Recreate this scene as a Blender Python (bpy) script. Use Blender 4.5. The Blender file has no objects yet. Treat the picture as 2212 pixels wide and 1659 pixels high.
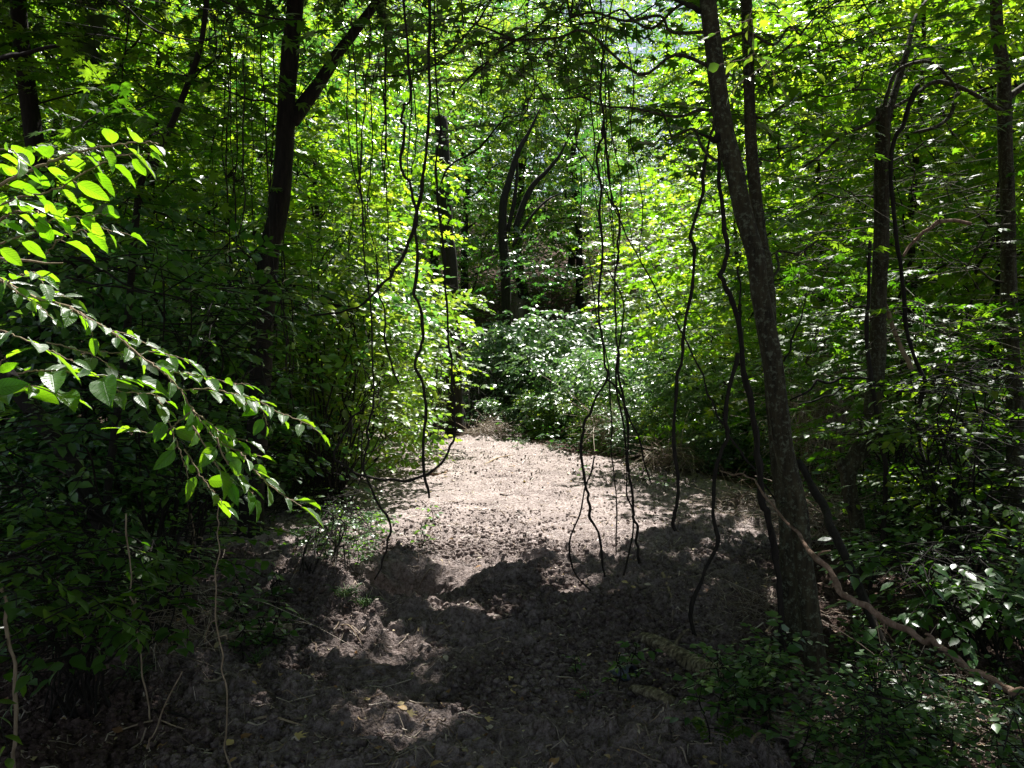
import bpy, math
import numpy as np
from math import radians as R_

# ------------------------------------------------------------------ camera, sky, sun
sc = bpy.context.scene
CAM_Z = 1.6
PITCH = -1.0
camd = bpy.data.cameras.new('camera'); cam = bpy.data.objects.new('camera', camd)
sc.collection.objects.link(cam); sc.camera = cam
cam.location = (0, 0, CAM_Z); cam.rotation_euler = (R_(90 + PITCH), 0, 0)
camd.sensor_width = 36; camd.lens = 26.0; camd.clip_start = 0.05; camd.clip_end = 2000
SUN_EL, SUN_AZ = R_(65), R_(20)
w = bpy.data.worlds.new('World'); sc.world = w; w.use_nodes = True
nt = w.node_tree; nt.nodes.clear()
sky = nt.nodes.new('ShaderNodeTexSky'); sky.sky_type = 'NISHITA'; sky.sun_disc = False
sky.sun_elevation = SUN_EL; sky.sun_rotation = SUN_AZ
bg = nt.nodes.new('ShaderNodeBackground'); bg.inputs['Strength'].default_value = 0.05
wo = nt.nodes.new('ShaderNodeOutputWorld')
hs = nt.nodes.new('ShaderNodeHueSaturation'); hs.inputs['Saturation'].default_value = .65; nt.links.new(sky.outputs[0], hs.inputs['Color']); nt.links.new(hs.outputs[0], bg.inputs[0]); nt.links.new(bg.outputs[0], wo.inputs[0])
SUN = np.array([math.sin(SUN_AZ)*math.cos(SUN_EL), math.cos(SUN_AZ)*math.cos(SUN_EL), math.sin(SUN_EL)])
sl = bpy.data.lights.new('sun', 'SUN'); sl.energy = 5.0; sl.angle = R_(0.53); sl.color = (1, .965, .92)
so = bpy.data.objects.new('sun', sl); sc.collection.objects.link(so)
import mathutils
so.rotation_euler = mathutils.Vector(SUN).to_track_quat('Z', 'Y').to_euler()
so.location = (0, 0, 40)
sc.view_settings.view_transform = 'Standard'; sc.view_settings.look = 'None'
sc.view_settings.exposure = 1.62; sc.view_settings.gamma = 1
sc.cycles.max_bounces = 6; sc.cycles.diffuse_bounces = 1; sc.cycles.glossy_bounces = 2
sc.cycles.transmission_bounces = 2; sc.cycles.transparent_max_bounces = 4
sc.cycles.use_denoising = True
sc.cycles.sample_clamp_indirect = 6

rng = np.random.default_rng(11)
F = 2212/2/(18/26.0)

# ------------------------------------------------------------------ helpers
def ray(px, py):
    a = R_(PITCH)
    x = (px-1106)/F; u = (829.5-py)/F
    return np.array([x, math.cos(a)-u*math.sin(a), math.sin(a)+u*math.cos(a)])
def at(px, py, D):
    "point seen at (px,py) of a 2212 wide picture, D metres away"
    r = ray(px, py)
    return np.array([0, 0, CAM_Z]) + r*(D/r[1])

def _hash(ix, iy, seed):
    h = (ix.astype(np.int64)*374761393 + iy.astype(np.int64)*668265263 + seed*974711) & 0x7fffffff
    h = ((h ^ (h >> 13))*1274126177) & 0x7fffffff
    return ((h ^ (h >> 16)) & 0xffff)/65535.0
def vnoise(x, y, seed=0):
    ix = np.floor(x); iy = np.floor(y); fx = x-ix; fy = y-iy
    fx = fx*fx*(3-2*fx); fy = fy*fy*(3-2*fy)
    ix = ix.astype(np.int64); iy = iy.astype(np.int64)
    a = _hash(ix, iy, seed); b = _hash(ix+1, iy, seed); c = _hash(ix, iy+1, seed); d = _hash(ix+1, iy+1, seed)
    return (a*(1-fx)+b*fx)*(1-fy)+(c*(1-fx)+d*fx)*fy
def worley(x, y, seed=0):
    ix = np.floor(x).astype(np.int64); iy = np.floor(y).astype(np.int64); f1 = np.full(x.shape, 9.); r = np.zeros(x.shape)
    for a in (-1, 0, 1):
        for b in (-1, 0, 1):
            jx = ix+a; jy = iy+b; d = (jx+_hash(jx, jy, seed)-x)**2+(jy+_hash(jx, jy, seed+5)-y)**2
            k = d < f1; f1 = np.where(k, d, f1); r = np.where(k, _hash(jx, jy, seed+9), r)
    return f1, r
def sstep(a, b, x):
    t = np.clip((x-a)/(b-a), 0, 1); return t*t*(3-2*t)
def nrm(v):
    return v/np.maximum(np.linalg.norm(v, axis=-1, keepdims=True), 1e-9)

def link(o, parent=None):
    sc.collection.objects.link(o)
    if parent is not None: o.parent = parent
    return o
def tag(o, label=None, cat=None, group=None, kind=None):
    if label: o['label'] = label
    if cat: o['category'] = cat
    if group: o['group'] = group
    if kind: o['kind'] = kind
    return o
def thing(name, label, cat, loc=(0, 0, 0), group=None, rz=0):
    o = bpy.data.objects.new(name, None); o.location = tuple(loc); o.rotation_euler = (0, 0, rz)
    o.empty_display_size = .1
    link(o); return tag(o, label, cat, group)
def copy_thing(root, loc, rz=0, s=1.0, label=None, group=None):
    r = root.copy(); sc.collection.objects.link(r)
    r.location = tuple(loc); r.rotation_euler = (0, 0, rz)
    r.scale = (s, s, s) if np.isscalar(s) else s
    for ch in root.children:
        c = ch.copy(); sc.collection.objects.link(c); c.parent = r
        for g in ch.children:
            d = g.copy(); sc.collection.objects.link(d); d.parent = c
    tag(r, label, None, group); return r

class MB:
    "collects vertices and faces, then links them as one mesh object"
    def __init__(s): s.V = []; s.F = {}; s.A = []; s.UV = {}; s.n = 0
    def add(s, V, faces, var=None, uv=None):
        V = np.asarray(V, float).reshape(-1, 3)
        for f in (faces if isinstance(faces, list) else [faces]):
            f = np.asarray(f, np.int64); s.F.setdefault(f.shape[1], []).append(f + s.n)
        s.V.append(V); s.A.append(np.full(len(V), .5) if var is None else np.broadcast_to(var, (len(V),)).astype(float))
        s.UV[len(s.V)-1] = uv
        s.n += len(V); return s
    def build(s, name, mat, parent=None, smooth=False, origin=None):
        V = np.concatenate(s.V) if s.V else np.zeros((0, 3))
        if origin is None and parent is not None: origin = np.array(parent.location)
        if origin is not None: V = V - np.asarray(origin)
        me = bpy.data.meshes.new(name); me.vertices.add(len(V)); me.vertices.foreach_set('co', V.astype(np.float32).ravel())
        idx = []; st = []; off = 0
        for k, fl in s.F.items():
            f = np.concatenate(fl); idx.append(f.ravel()); st.append(off+np.arange(len(f))*k); off += f.size
        if idx:
            idx = np.concatenate(idx); st = np.concatenate(st)
            me.loops.add(len(idx)); me.loops.foreach_set('vertex_index', idx.astype(np.int32))
            me.polygons.add(len(st)); me.polygons.foreach_set('loop_start', st.astype(np.int32))
            if smooth: me.polygons.foreach_set('use_smooth', np.ones(len(st), bool))
        a = me.attributes.new('var', 'FLOAT', 'POINT'); a.data.foreach_set('value', np.concatenate(s.A).astype(np.float32) if s.A else [])
        if any(u is not None for u in s.UV.values()):
            U = np.concatenate([s.UV[i] if s.UV[i] is not None else np.zeros((len(v), 2)) for i, v in enumerate(s.V)])
            b = me.attributes.new('luv', 'FLOAT2', 'POINT'); b.data.foreach_set('vector', U.astype(np.float32).ravel())
        me.update(); me.validate()
        me.materials.append(mat)
        o = bpy.data.objects.new(name, me)
        if parent is None and origin is not None: o.location = tuple(origin)
        return link(o, parent)

def smooth_path(P, R=None, per=6):
    P = np.asarray(P, float); n = len(P)
    if n < 3:
        t = np.linspace(0, 1, per+1)[:, None]; Q = P[0]*(1-t)+P[-1]*t
        return (Q, None if R is None else np.interp(t[:, 0], [0, 1], [R[0], R[-1]]))
    E = np.vstack([2*P[0]-P[1], P, 2*P[-1]-P[-2]]); out = []; rr = []
    for i in range(n-1):
        p0, p1, p2, p3 = E[i], E[i+1], E[i+2], E[i+3]
        for t in np.arange(per)/per:
            out.append(.5*((2*p1)+(-p0+p2)*t+(2*p0-5*p1+4*p2-p3)*t*t+(-p0+3*p1-3*p2+p3)*t**3))
            if R is not None: rr.append(R[i]*(1-t)+R[i+1]*t)
    out.append(P[-1]); 
    if R is not None: rr.append(R[-1])
    return np.array(out), (None if R is None else np.array(rr))

def tube(mb, P, R, sides=8, rough=0., seed=0, ridge=0., var=.5, flare=0):
    P = np.asarray(P, float); R = np.broadcast_to(R, (len(P),)).astype(float); n = len(P)
    T = nrm(np.gradient(P, axis=0)); up = np.array([0., 1, 0.02])
    if abs(T[0] @ up) > .9: up = np.array([1., 0, 0])
    A = np.zeros_like(P); a = nrm(up - (up@T[0])*T[0])
    for i in range(n):
        a = nrm(a - (a@T[i])*T[i]); A[i] = a
    B = np.cross(T, A)
    th = np.arange(sides)/sides*2*math.pi
    s = np.concatenate([[0], np.cumsum(np.linalg.norm(np.diff(P, axis=0), axis=1))])
    rad = np.repeat(R[:, None], sides, 1)
    if rough:
        for k, (fs, fa, amp) in enumerate([(1.2, 1.3, 1.), (3.5, 2.6, .6), (9, 5, .4)]):
            rad *= 1 + rough*amp*(vnoise(np.cos(th)[None]*fa+10+seed*3.1+np.zeros((n, 1)), np.sin(th)[None]*fa+s[:, None]*fs/np.mean(R)*.05+seed*7.7, seed+k)-.5)*2
    if ridge:
        rad *= 1 + ridge*np.abs(np.sin(th[None]*max(3, sides//4)+2.2*vnoise(s[:, None]*1.6+np.zeros((1, sides)), th[None]+np.zeros((n, 1)), seed+9)*3))
    V = P[:, None]+rad[..., None]*(np.cos(th)[None, :, None]*A[:, None]+np.sin(th)[None, :, None]*B[:, None])
    i = np.arange(n-1)[:, None]*sides; j = np.arange(sides)[None]; j2 = (j+1) % sides
    q = np.stack([i+j, i+j2, i+sides+j2, i+sides+j], -1).reshape(-1, 4)
    faces = [q, np.arange(sides)[::-1][None], (np.arange(sides)+(n-1)*sides)[None]]
    mb.add(V.reshape(-1, 3), faces, var)
    return mb

def sticks(mb, P, Rr, var=None):
    "many thin three sided stems at once: P (M,S,3), Rr (M,S)"
    M, S, _ = P.shape
    T = nrm(np.gradient(P, axis=1)); up = np.array([.3, .2, 1.]); A = nrm(np.cross(T, up)); B = np.cross(T, A)
    th = np.arange(3)/3*2*math.pi
    V = P[:, :, None]+Rr[:, :, None, None]*(np.cos(th)[:, None]*A[:, :, None]+np.sin(th)[:, None]*B[:, :, None])
    b = np.arange(M)[:, None, None]*S*3+np.arange(S-1)[None, :, None]*3; j = np.arange(3)[None, None]; j2 = (j+1) % 3
    q = np.stack([b+j, b+j2, b+3+j2, b+3+j], -1).reshape(-1, 4)
    mb.add(V.reshape(-1, 3), q, None if var is None else np.repeat(var, S*3))

# leaf outlines: x across, y along, z up; faces as index lists
def _leaf_templates():
    T = {}
    T['diamond'] = (np.array([[0, 0, 0], [-.27, .42, .07], [0, 1, -.05], [.27, .42, .07]]), [np.array([[0, 2, 1], [0, 3, 2]])])
    y = [0, .3, .65, 1.0]; wd = [.0, .27, .25, 0]
    V = [[0, 0, 0], [0, .33, -.01], [0, .7, -.04], [0, 1.02, -.13]] + [[-.24, .25, .05], [-.27, .55, .03]] + [[.24, .25, .05], [.27, .55, .03]]
    T['ovate'] = (np.array(V), [np.array([[0, 1, 4], [0, 6, 1], [2, 3, 5], [3, 2, 7]]), np.array([[1, 2, 5, 4], [2, 1, 6, 7]])])
    # maple: five pointed lobes
    ang = np.radians([-150, -118, -88, -70, -50, -38, -27, -15, 0, 15, 27, 38, 50, 70, 88, 118, 150])
    rad = np.array([.16, .34, .50, .30, .60, .52, .66, .32, .80, .32, .66, .52, .60, .30, .50, .34, .16])
    rad[6] = .34; rad[10] = .34; rad[5] = .70; rad[11] = .70; rad[4] = .50; rad[12] = .50; rad[8] = .85
    o = np.stack([np.sin(ang)*rad, np.cos(ang)*rad+.25, -.12*rad**2+.02*np.cos(np.arange(17)*2)], 1)
    V = np.vstack([[0, .25, .03], o, [0, .12, 0]])
    fan = np.array([[0, i+2, i+1] for i in range(16)]+[[0, 1, 18], [0, 18, 17]])
    T['maple'] = (V, [fan])
    ang = np.radians([-125, -85, -65, -38, -20, 0, 20, 38, 65, 85, 125]); rad = np.array([.25, .5, .3, .66, .33, .8, .33, .66, .3, .5, .25])
    o = np.stack([np.sin(ang)*rad, np.cos(ang)*rad+.25, -.12*rad**2], 1)
    V = np.vstack([[0, .2, .03], o]); T['maple_small'] = (V, [np.array([[0, i+2, i+1] for i in range(10)]+[[0, 1, 11]])])
    # large ovate leaf, finely meshed and arched
    ny = 11; t = np.linspace(0, 1, ny)
    wd = .30*np.sin(np.pi*np.clip(t, 0, 1)**.85)**.8*(1-.25*t); wd[0] = .0; wd[-1] = 0.0
    cols = [-1, -.5, 0, .5, 1]; V = []; uv = []
    for k in range(ny):
        for c in cols:
            V.append([c*wd[k], t[k]*1.0, -.16*t[k]**2+.10*abs(c)*wd[k]/.3-.03*math.sin(t[k]*20)*abs(c)*.5]); uv.append([c*wd[k], t[k]])
    q = [[k*5+c, k*5+c+1, k*5+c+6, k*5+c+5] for k in range(ny-1) for c in range(4)]
    T['big'] = (np.array(V), [np.array(q)]); T['big_uv'] = np.array(uv)
    return T
TP = _leaf_templates()

class Leaves:
    def __init__(s): s.p = []; s.d = []; s.n = []; s.z = []; s.v = []
    def add(s, p, d, n, z, v=None):
        s.p.append(p); s.d.append(d); s.n.append(n); s.z.append(np.broadcast_to(z, (len(p),)))
        s.v.append(rng.random(len(p)) if v is None else np.broadcast_to(v, (len(p),)))
    def build(s, name, kind, mat, parent, gap=True, extra_gap=None):
        p = np.concatenate(s.p); d = nrm(np.concatenate(s.d)); n = np.concatenate(s.n); z = np.concatenate(s.z); v = np.concatenate(s.v)
        if gap:
            k = ~in_gap(p+d*z[:, None]*.5, z); p, d, n, z, v = p[k], d[k], n[k], z[k], v[k]
        n = nrm(n-(n*d).sum(1, keepdims=True)*d); x = np.cross(d, n)
        TV, TF = TP[kind]; K = len(TV); N = len(p)
        wob = 1+.25*(rng.random((N, 1, 1))-.5)
        V = p[:, None]+z[:, None, None]*(TV[None, :, 0:1]*wob*x[:, None]+TV[None, :, 1:2]*d[:, None]+TV[None, :, 2:3]*n[:, None]*(.4+1.4*rng.random((N, 1, 1))))
        mb = MB(); off = (np.arange(N)*K)[:, None, None]
        uv = np.tile(TP['big_uv'], (N, 1)) if kind == 'big' else None
        mb.add(V.reshape(-1, 3), [(f[None]+off).reshape(-1, f.shape[1]) for f in TF], np.repeat(v, K), uv)
        return mb.build(name, mat, parent, smooth=(kind in ('big',)))

def sprays(L, c, d, length, k, size, tilt=.35, twig=None, roll=.25, droop=.15, phi=55, sv=.25):
    "leafy twigs: c starts (M,3), d directions (M,3); k leaves each"
    M = len(c); d = nrm(d); length = np.broadcast_to(length, (M,))
    up = np.array([0, 0, 1.])+rng.normal(0, roll, (M, 3)); sn = nrm(up-(up*d).sum(1, keepdims=True)*d); sd = np.cross(d, sn)
    t = (np.arange(k)+.6)/k
    bend = rng.normal(0, .12, (M, 1, 1))
    P = c[:, None]+d[:, None]*(length[:, None]*t)[..., None]+sd[:, None]*bend*(length[:, None]*t**2)[..., None]
    P[..., 2] -= droop*(length[:, None]*t**2)
    sg = np.where(np.arange(k) % 2 == 0, 1., -1.)[None]*np.ones((M, 1))
    a = np.radians(phi)*(1-.55*t[None]**3)+rng.normal(0, .25, (M, k)); a[:, -1] *= .2
    dd = d[:, None]*np.cos(a)[..., None]+sd[:, None]*(np.sin(a)*sg)[..., None]
    dd[..., 2] -= rng.random((M, k))*.45
    nn = sn[:, None]+rng.normal(0, tilt, (M, k, 3))
    vv = np.clip(rng.normal(0, .16, (M, k))+rng.random((M, 1)), 0, 1)
    z = np.asarray(size)*(1+sv*rng.normal(0, 1, (M, k)).clip(-1.8, 1.8))
    L.add(P.reshape(-1, 3), dd.reshape(-1, 3), nn.reshape(-1, 3), z.ravel(), vv.ravel())
    if twig is not None:
        tt = np.array([-.5, 0, .5, 1.])
        Q = c[:, None]+d[:, None]*(length[:, None]*tt)[..., None]+sd[:, None]*bend*(length[:, None]*tt*np.abs(tt))[..., None]
        Q[..., 2] -= droop*(length[:, None]*tt*np.abs(tt))
        Q += rng.normal(0, .012, Q.shape)
        sticks(twig, Q, np.broadcast_to(np.array([.0042, .0034, .0026, .0014])*1.0, (M, 4)))

def in_ball(n, c, r, shell=0.35):
    "points in an ellipsoid, pushed outward a little"
    v = nrm(rng.normal(0, 1, (n, 3))); q = rng.random((n, 1))**shell
    return np.asarray(c)+v*q*np.asarray(r)

def limb(mb, a, b, r0, r1, sag=.1, wob=.06, n=5, seed=0, sides=6):
    t = np.linspace(0, 1, n)[:, None]; L = np.linalg.norm(np.asarray(b)-a)
    P = np.asarray(a)*(1-t)+np.asarray(b)*t
    P = P+rng.normal(0, wob*L, (n, 3))*np.sin(np.pi*t); P[:, 2] += (sag*L*np.sin(np.pi*t))[:, 0]
    Q, RR = smooth_path(P, np.linspace(r0, r1, n), 4); tube(mb, Q, RR, sides, rough=.1, seed=seed)
    return Q

# ------------------------------------------------------------------ the ground
def ss(x, a, b): return sstep(a, b, x)
def H0(x, y):
    "large shape of the land"
    x = np.asarray(x, float); y = np.asarray(y, float)
    cx = -0.2+0.02*(y-8); half = 2.6+.30*np.clip(y, 0, 25)
    dx = np.abs(x-cx)-half
    side = np.maximum(dx, 0)
    h = .16*side*ss(side, 0, 4)*ss(y, 0, 6)+.05*side*ss(y, 0, 6)
    back = np.maximum(y-21, 0); h = h+.38*back*ss(back, 0, 14)
    h = 36*np.tanh(h/36)
    h = h+.5*(vnoise(x*.18, y*.18, 3)-.5)*ss(side+back, 0, 5)*2
    return h
def bump(x, y, cx, cy, rx, ry, h, ang=0):
    c, s = math.cos(ang), math.sin(ang); u = ((x-cx)*c+(y-cy)*s)/rx; v = (-(x-cx)*s+(y-cy)*c)/ry
    return h*np.exp(-(u*u+v*v))
def g0(px, py):
    r = ray(px, py); return np.array([0, 0, CAM_Z])+r*(-CAM_Z/r[2])
def H1(x, y):
    "plus berms, ditch and mounds"
    h = H0(x, y)
    a = g0(540, 1250); b = g0(830, 1340); m = (a+b)/2; an = math.atan2(b[1]-a[1], b[0]-a[0])
    h = h+bump(x, y, m[0], m[1], .75, .15, .20, an)
    d = g0(890, 1262); h = h-bump(x, y, d[0], d[1], .34, .24, .50)
    d = g0(860, 1240); h = h+bump(x, y, d[0], d[1], .35, .16, .12)
    for (px, py, rx, ry, hh) in [(1010, 1370, .22, .12, .07), (1130, 1262, .6, .16, .08), (1560, 1150, .5, .25, .14), (1450, 1170, .5, .2, .09),
                                 (760, 1385, .30, .12, .08), (880, 1585, .32, .10, .05), (1330, 1290, .35, .15, .07), (1500, 1330, .7, .4, .10), (300, 1500, .5, .25, .10),
                                 (1650, 1600, .6, .3, .12), (1130, 1225, .3, .1, .05)]:
        c = g0(px, py); h = h+bump(x, y, c[0], c[1], rx, ry, hh)
    return h
def bare(x, y):
    "1 on the bare soil, 0 under the wood"
    cx = -0.1+.02*(y-8); half = 1.35+.33*np.clip(y-3, 0, 7)+.1*np.clip(y-10, 0, 8)
    yend = np.clip(20.2-1.7*np.maximum(x+2.2, 0), 10.5, 21)+2.2*(vnoise(x*.9, y*.6, 18)-.5); half = half*(1-ss(y, yend-1.2, yend+.6)) ; e = np.abs(x-cx)-half
    return 1-ss(e+.8*(vnoise(x*1.3, y*1.3, 8)-.5), -.35, .45)
def shade_tone(x, y):
    return 1-.45*(1-sstep(5.2, 6.8, np.asarray(y)+.8*(vnoise(x*1.7, y*1.7, 33)-.5)))  # painted shade: lowers the soil colour in the near foreground
def H2(x, y):
    b = bare(x, y); h = H1(x, y)
    n1 = vnoise(x*3.1, y*3.1, 1); n2 = np.abs(vnoise(x*9, y*9, 2)-.5)*2; n3 = np.abs(vnoise(x*21+3*n1, y*24, 4)-.5)*2; n4 = vnoise(x*52, y*60, 5)
    fade = 1-ss(np.hypot(x, y), 25, 45)
    rough = .5+1.1*vnoise(x*1.1+4, y*1.3, 12)+.5*(1-sstep(5.5, 8, y))
    h = h+fade*(.06*(n1-.5)+rough*(.022*(1-n2)**1.5+.014*(1-n3)**1.6+.008*n4))
    wx = x+.03*vnoise(x*14, y*14, 51); wy = y+.03*vnoise(x*14, y*14, 52)
    f1, r1 = worley(wx*11, wy*13, 80); f2, r2 = worley(wx*27+3, wy*30, 90)
    rg = np.clip(.25+1.5*(vnoise(x*.9+7, y*1.1, 55)-.25)+.5*(1-sstep(5.5, 8, y)), .12, 1.3)*(1-.55*sstep(7, 9, y)*b)
    h = h+fade*rg*(.045*r1**3*np.sqrt(np.clip(1-1.7*f1, 0, 1))+.018*r2**1.5*np.sqrt(np.clip(1-1.7*f2, 0, 1)))
    lane = ss(vnoise(x*1.6+.25*y, y*.25, 21), .42, .55)
    ph = y*9.2+1.8*vnoise(x*1.3, y*.7, 22)+.25*np.sin(x*7)
    cl = (.5+.5*np.sin(ph*2*math.pi*.9))**2
    h = h+b*fade*lane*ss(y, 4.5, 6)*.045*cl*(.3+1.2*vnoise(x*9, y*9, 31))
    return h
def ground_at(px, py):
    r = ray(px, py); o = np.array([0, 0, CAM_Z]); t = np.linspace(1.5, 60, 3000); P = o+r[None]*t[:, None]
    k = np.argmax(P[:, 2] < H1(P[:, 0], P[:, 1])); return P[k] if k > 0 else g0(px, py)

# ------------------------------------------------------------------ where the canopy is open to the sun
def inpoly(x, y, poly):
    c = np.zeros(len(x), bool); n = len(poly)
    for i in range(n):
        x1, y1 = poly[i]; x2, y2 = poly[(i+1) % n]
        if y1 == y2: continue
        k = ((y1 > y) != (y2 > y)) & (x < (x2-x1)*(y-y1)/(y2-y1)+x1); c ^= k
    return c
LIT_PX = [
    [(690, 950), (880, 922), (1000, 935), (1150, 960), (1300, 985), (1450, 1020), (1540, 1075), (1600, 1110), (1668, 1150), (1640, 1168), (1590, 1166), (1560, 1150),
     (1500, 1150), (1440, 1140), (1420, 1165), (1380, 1170), (1340, 1190), (1310, 1182), (1330, 1215), (1290, 1240), (1260, 1215), (1200, 1232), (1150, 1215), (1120, 1240),
     (1075, 1235), (1060, 1250), (1000, 1270), (955, 1262), (915, 1225), (860, 1190), (815, 1170), (760, 1130), (700, 1050)],
    [(745, 1562), (800, 1550), (930, 1562), (1000, 1565), (1035, 1585), (990, 1600), (940, 1592), (900, 1612), (860, 1600), (800, 1598), (760, 1580)],
    [(560, 1258), (600, 1262), (700, 1300), (760, 1335), (820, 1345), (750, 1350), (650, 1315), (590, 1285)],
    [(985, 1358), (1030, 1352), (1052, 1372), (1010, 1385)],
    [(1220, 1300), (1250, 1288), (1262, 1300), (1225, 1325)],
    [(700, 1340), (760, 1385), (840, 1395), (905, 1412), (870, 1440), (800, 1432), (745, 1425), (700, 1390)],
    [(950, 1330), (1010, 1325), (1000, 1345), (955, 1345)], [(640, 1440), (700, 1450), (690, 1475), (640, 1460)],
    [(690, 1090), (760, 1075), (840, 1100), (850, 1180), (800, 1240), (830, 1290), (760, 1300), (720, 1240), (700, 1160)],
    [(362, 1425), (380, 1415), (395, 1445), (378, 1460)],
    [(1080, 1330), (1100, 1322), (1115, 1335), (1090, 1345)],
    [(880, 1320), (960, 1322), (955, 1336), (890, 1334)],
    [(900, 1450), (925, 1455), (915, 1470)], [(1125, 1400), (1155, 1405), (1140, 1420)], [(1165, 1560), (1230, 1565), (1190, 1578)],
    [(205, 1640), (250, 1640), (260, 1662), (210, 1665)],
]
LIT = [np.array([g0(*p)[:2] for p in poly]) for poly in LIT_PX]
TARGETS = []     # (point, radius): twigs that stand in a shaft of sun
def target(px, py, D, r): TARGETS.append((at(px, py, D), r))
for (px, py, D, r) in [(30, 590, 1.9, .13), (110, 640, 1.9, .12), (190, 700, 1.9, .10), (250, 740, 1.95, .10), (320, 780, 2, .10), (390, 820, 2, .12), (440, 880, 2, .14),
                       (520, 840, 2, .12), (600, 860, 2, .12), (680, 920, 2, .10), (430, 950, 2, .15), (480, 1020, 2, .16), (560, 1060, 2, .14), (620, 1100, 2, .10), (500, 950, 2, .12),
                       (320, 350, 1.7, .09), (250, 330, 1.7, .09), (170, 400, 1.7, .10), (60, 470, 1.7, .10), (110, 350, 1.7, .07), (20, 420, 1.7, .07),
                       (1600, 140, 3, .12), (1680, 155, 3, .14), (1740, 160, 3, .12), (1560, 90, 3, .1), (1620, 70, 3, .1),
                       (1880, 80, 4.6, .3), (1960, 110, 4.6, .2), (1750, 110, 4.6, .15),
                       (2080, 830, 5, .45), (1980, 810, 5, .3), (2150, 1160, 4.3, .28), (2080, 1180, 4.3, .2), (1960, 1360, 3.6, .16), (2060, 1340, 3.8, .2), (1890, 1390, 3.4, .12),
                       (2010, 1420, 3.4, .13), (2150, 1350, 3.4, .12), (1900, 1600, 3, .14), (2100, 1600, 3, .15), (2000, 1560, 3.0, .10),
                       (250, 230, 5, .3), (60, 230, 5.5, .5), (130, 165, 5, .2), (1900, 650, 6, .5), (2060, 700, 6, .5), (1800, 560, 6, .4), (2100, 520, 6, .5),
                       (1820, 620, 5.5, .3), (1990, 900, 5, .3), (2150, 950, 5, .3)]:
    target(px, py, D, r)
TP_P = np.array([t[0] for t in TARGETS]); TP_R = np.array([t[1] for t in TARGETS])
def in_gap(p, z):
    q = p[:, :2]-SUN[None, :2]*(p[:, 2:3]/SUN[2])
    wob = .07*np.stack([vnoise(q[:, 0]*6, q[:, 1]*6, 71)-.5, vnoise(q[:, 0]*6, q[:, 1]*6, 72)-.5], 1)*2+.10*np.stack([vnoise(q[:, 0]*2, q[:, 1]*2, 73)-.5, vnoise(q[:, 0]*2, q[:, 1]*2, 74)-.5], 1)*2
    q = q+wob
    g = np.zeros(len(p), bool)
    for n_, poly in enumerate(LIT):
        g |= inpoly(q[:, 0], q[:, 1], poly)
        if n_ in (0, 2): continue
        e = .5*z+.02
        for a, b in ((1, 0), (-1, 0), (0, 1), (0, -1)): g |= inpoly(q[:, 0]+a*e, q[:, 1]+b*e, poly)
    thr = .79-.11*np.exp(-((q[:, 1]-5.1)/.8)**2)
    g |= (vnoise(q[:, 0]*4.2, q[:, 1]*4.2, 75)*.6+vnoise(q[:, 0]*11, q[:, 1]*11, 76)*.4 > np.where(q[:, 0] > 1.6+.1*q[:, 1], .75, thr))
    g &= p[:, 2] > 1.0
    for P, r in zip(TP_P, TP_R):
        v = p-P; t = v@SUN; dist = np.linalg.norm(v-t[:, None]*SUN, axis=1)
        g |= (t > r*1.3) & (dist < r+.4*z)
    return g & (rng.random(len(p)) < .985)

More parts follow.
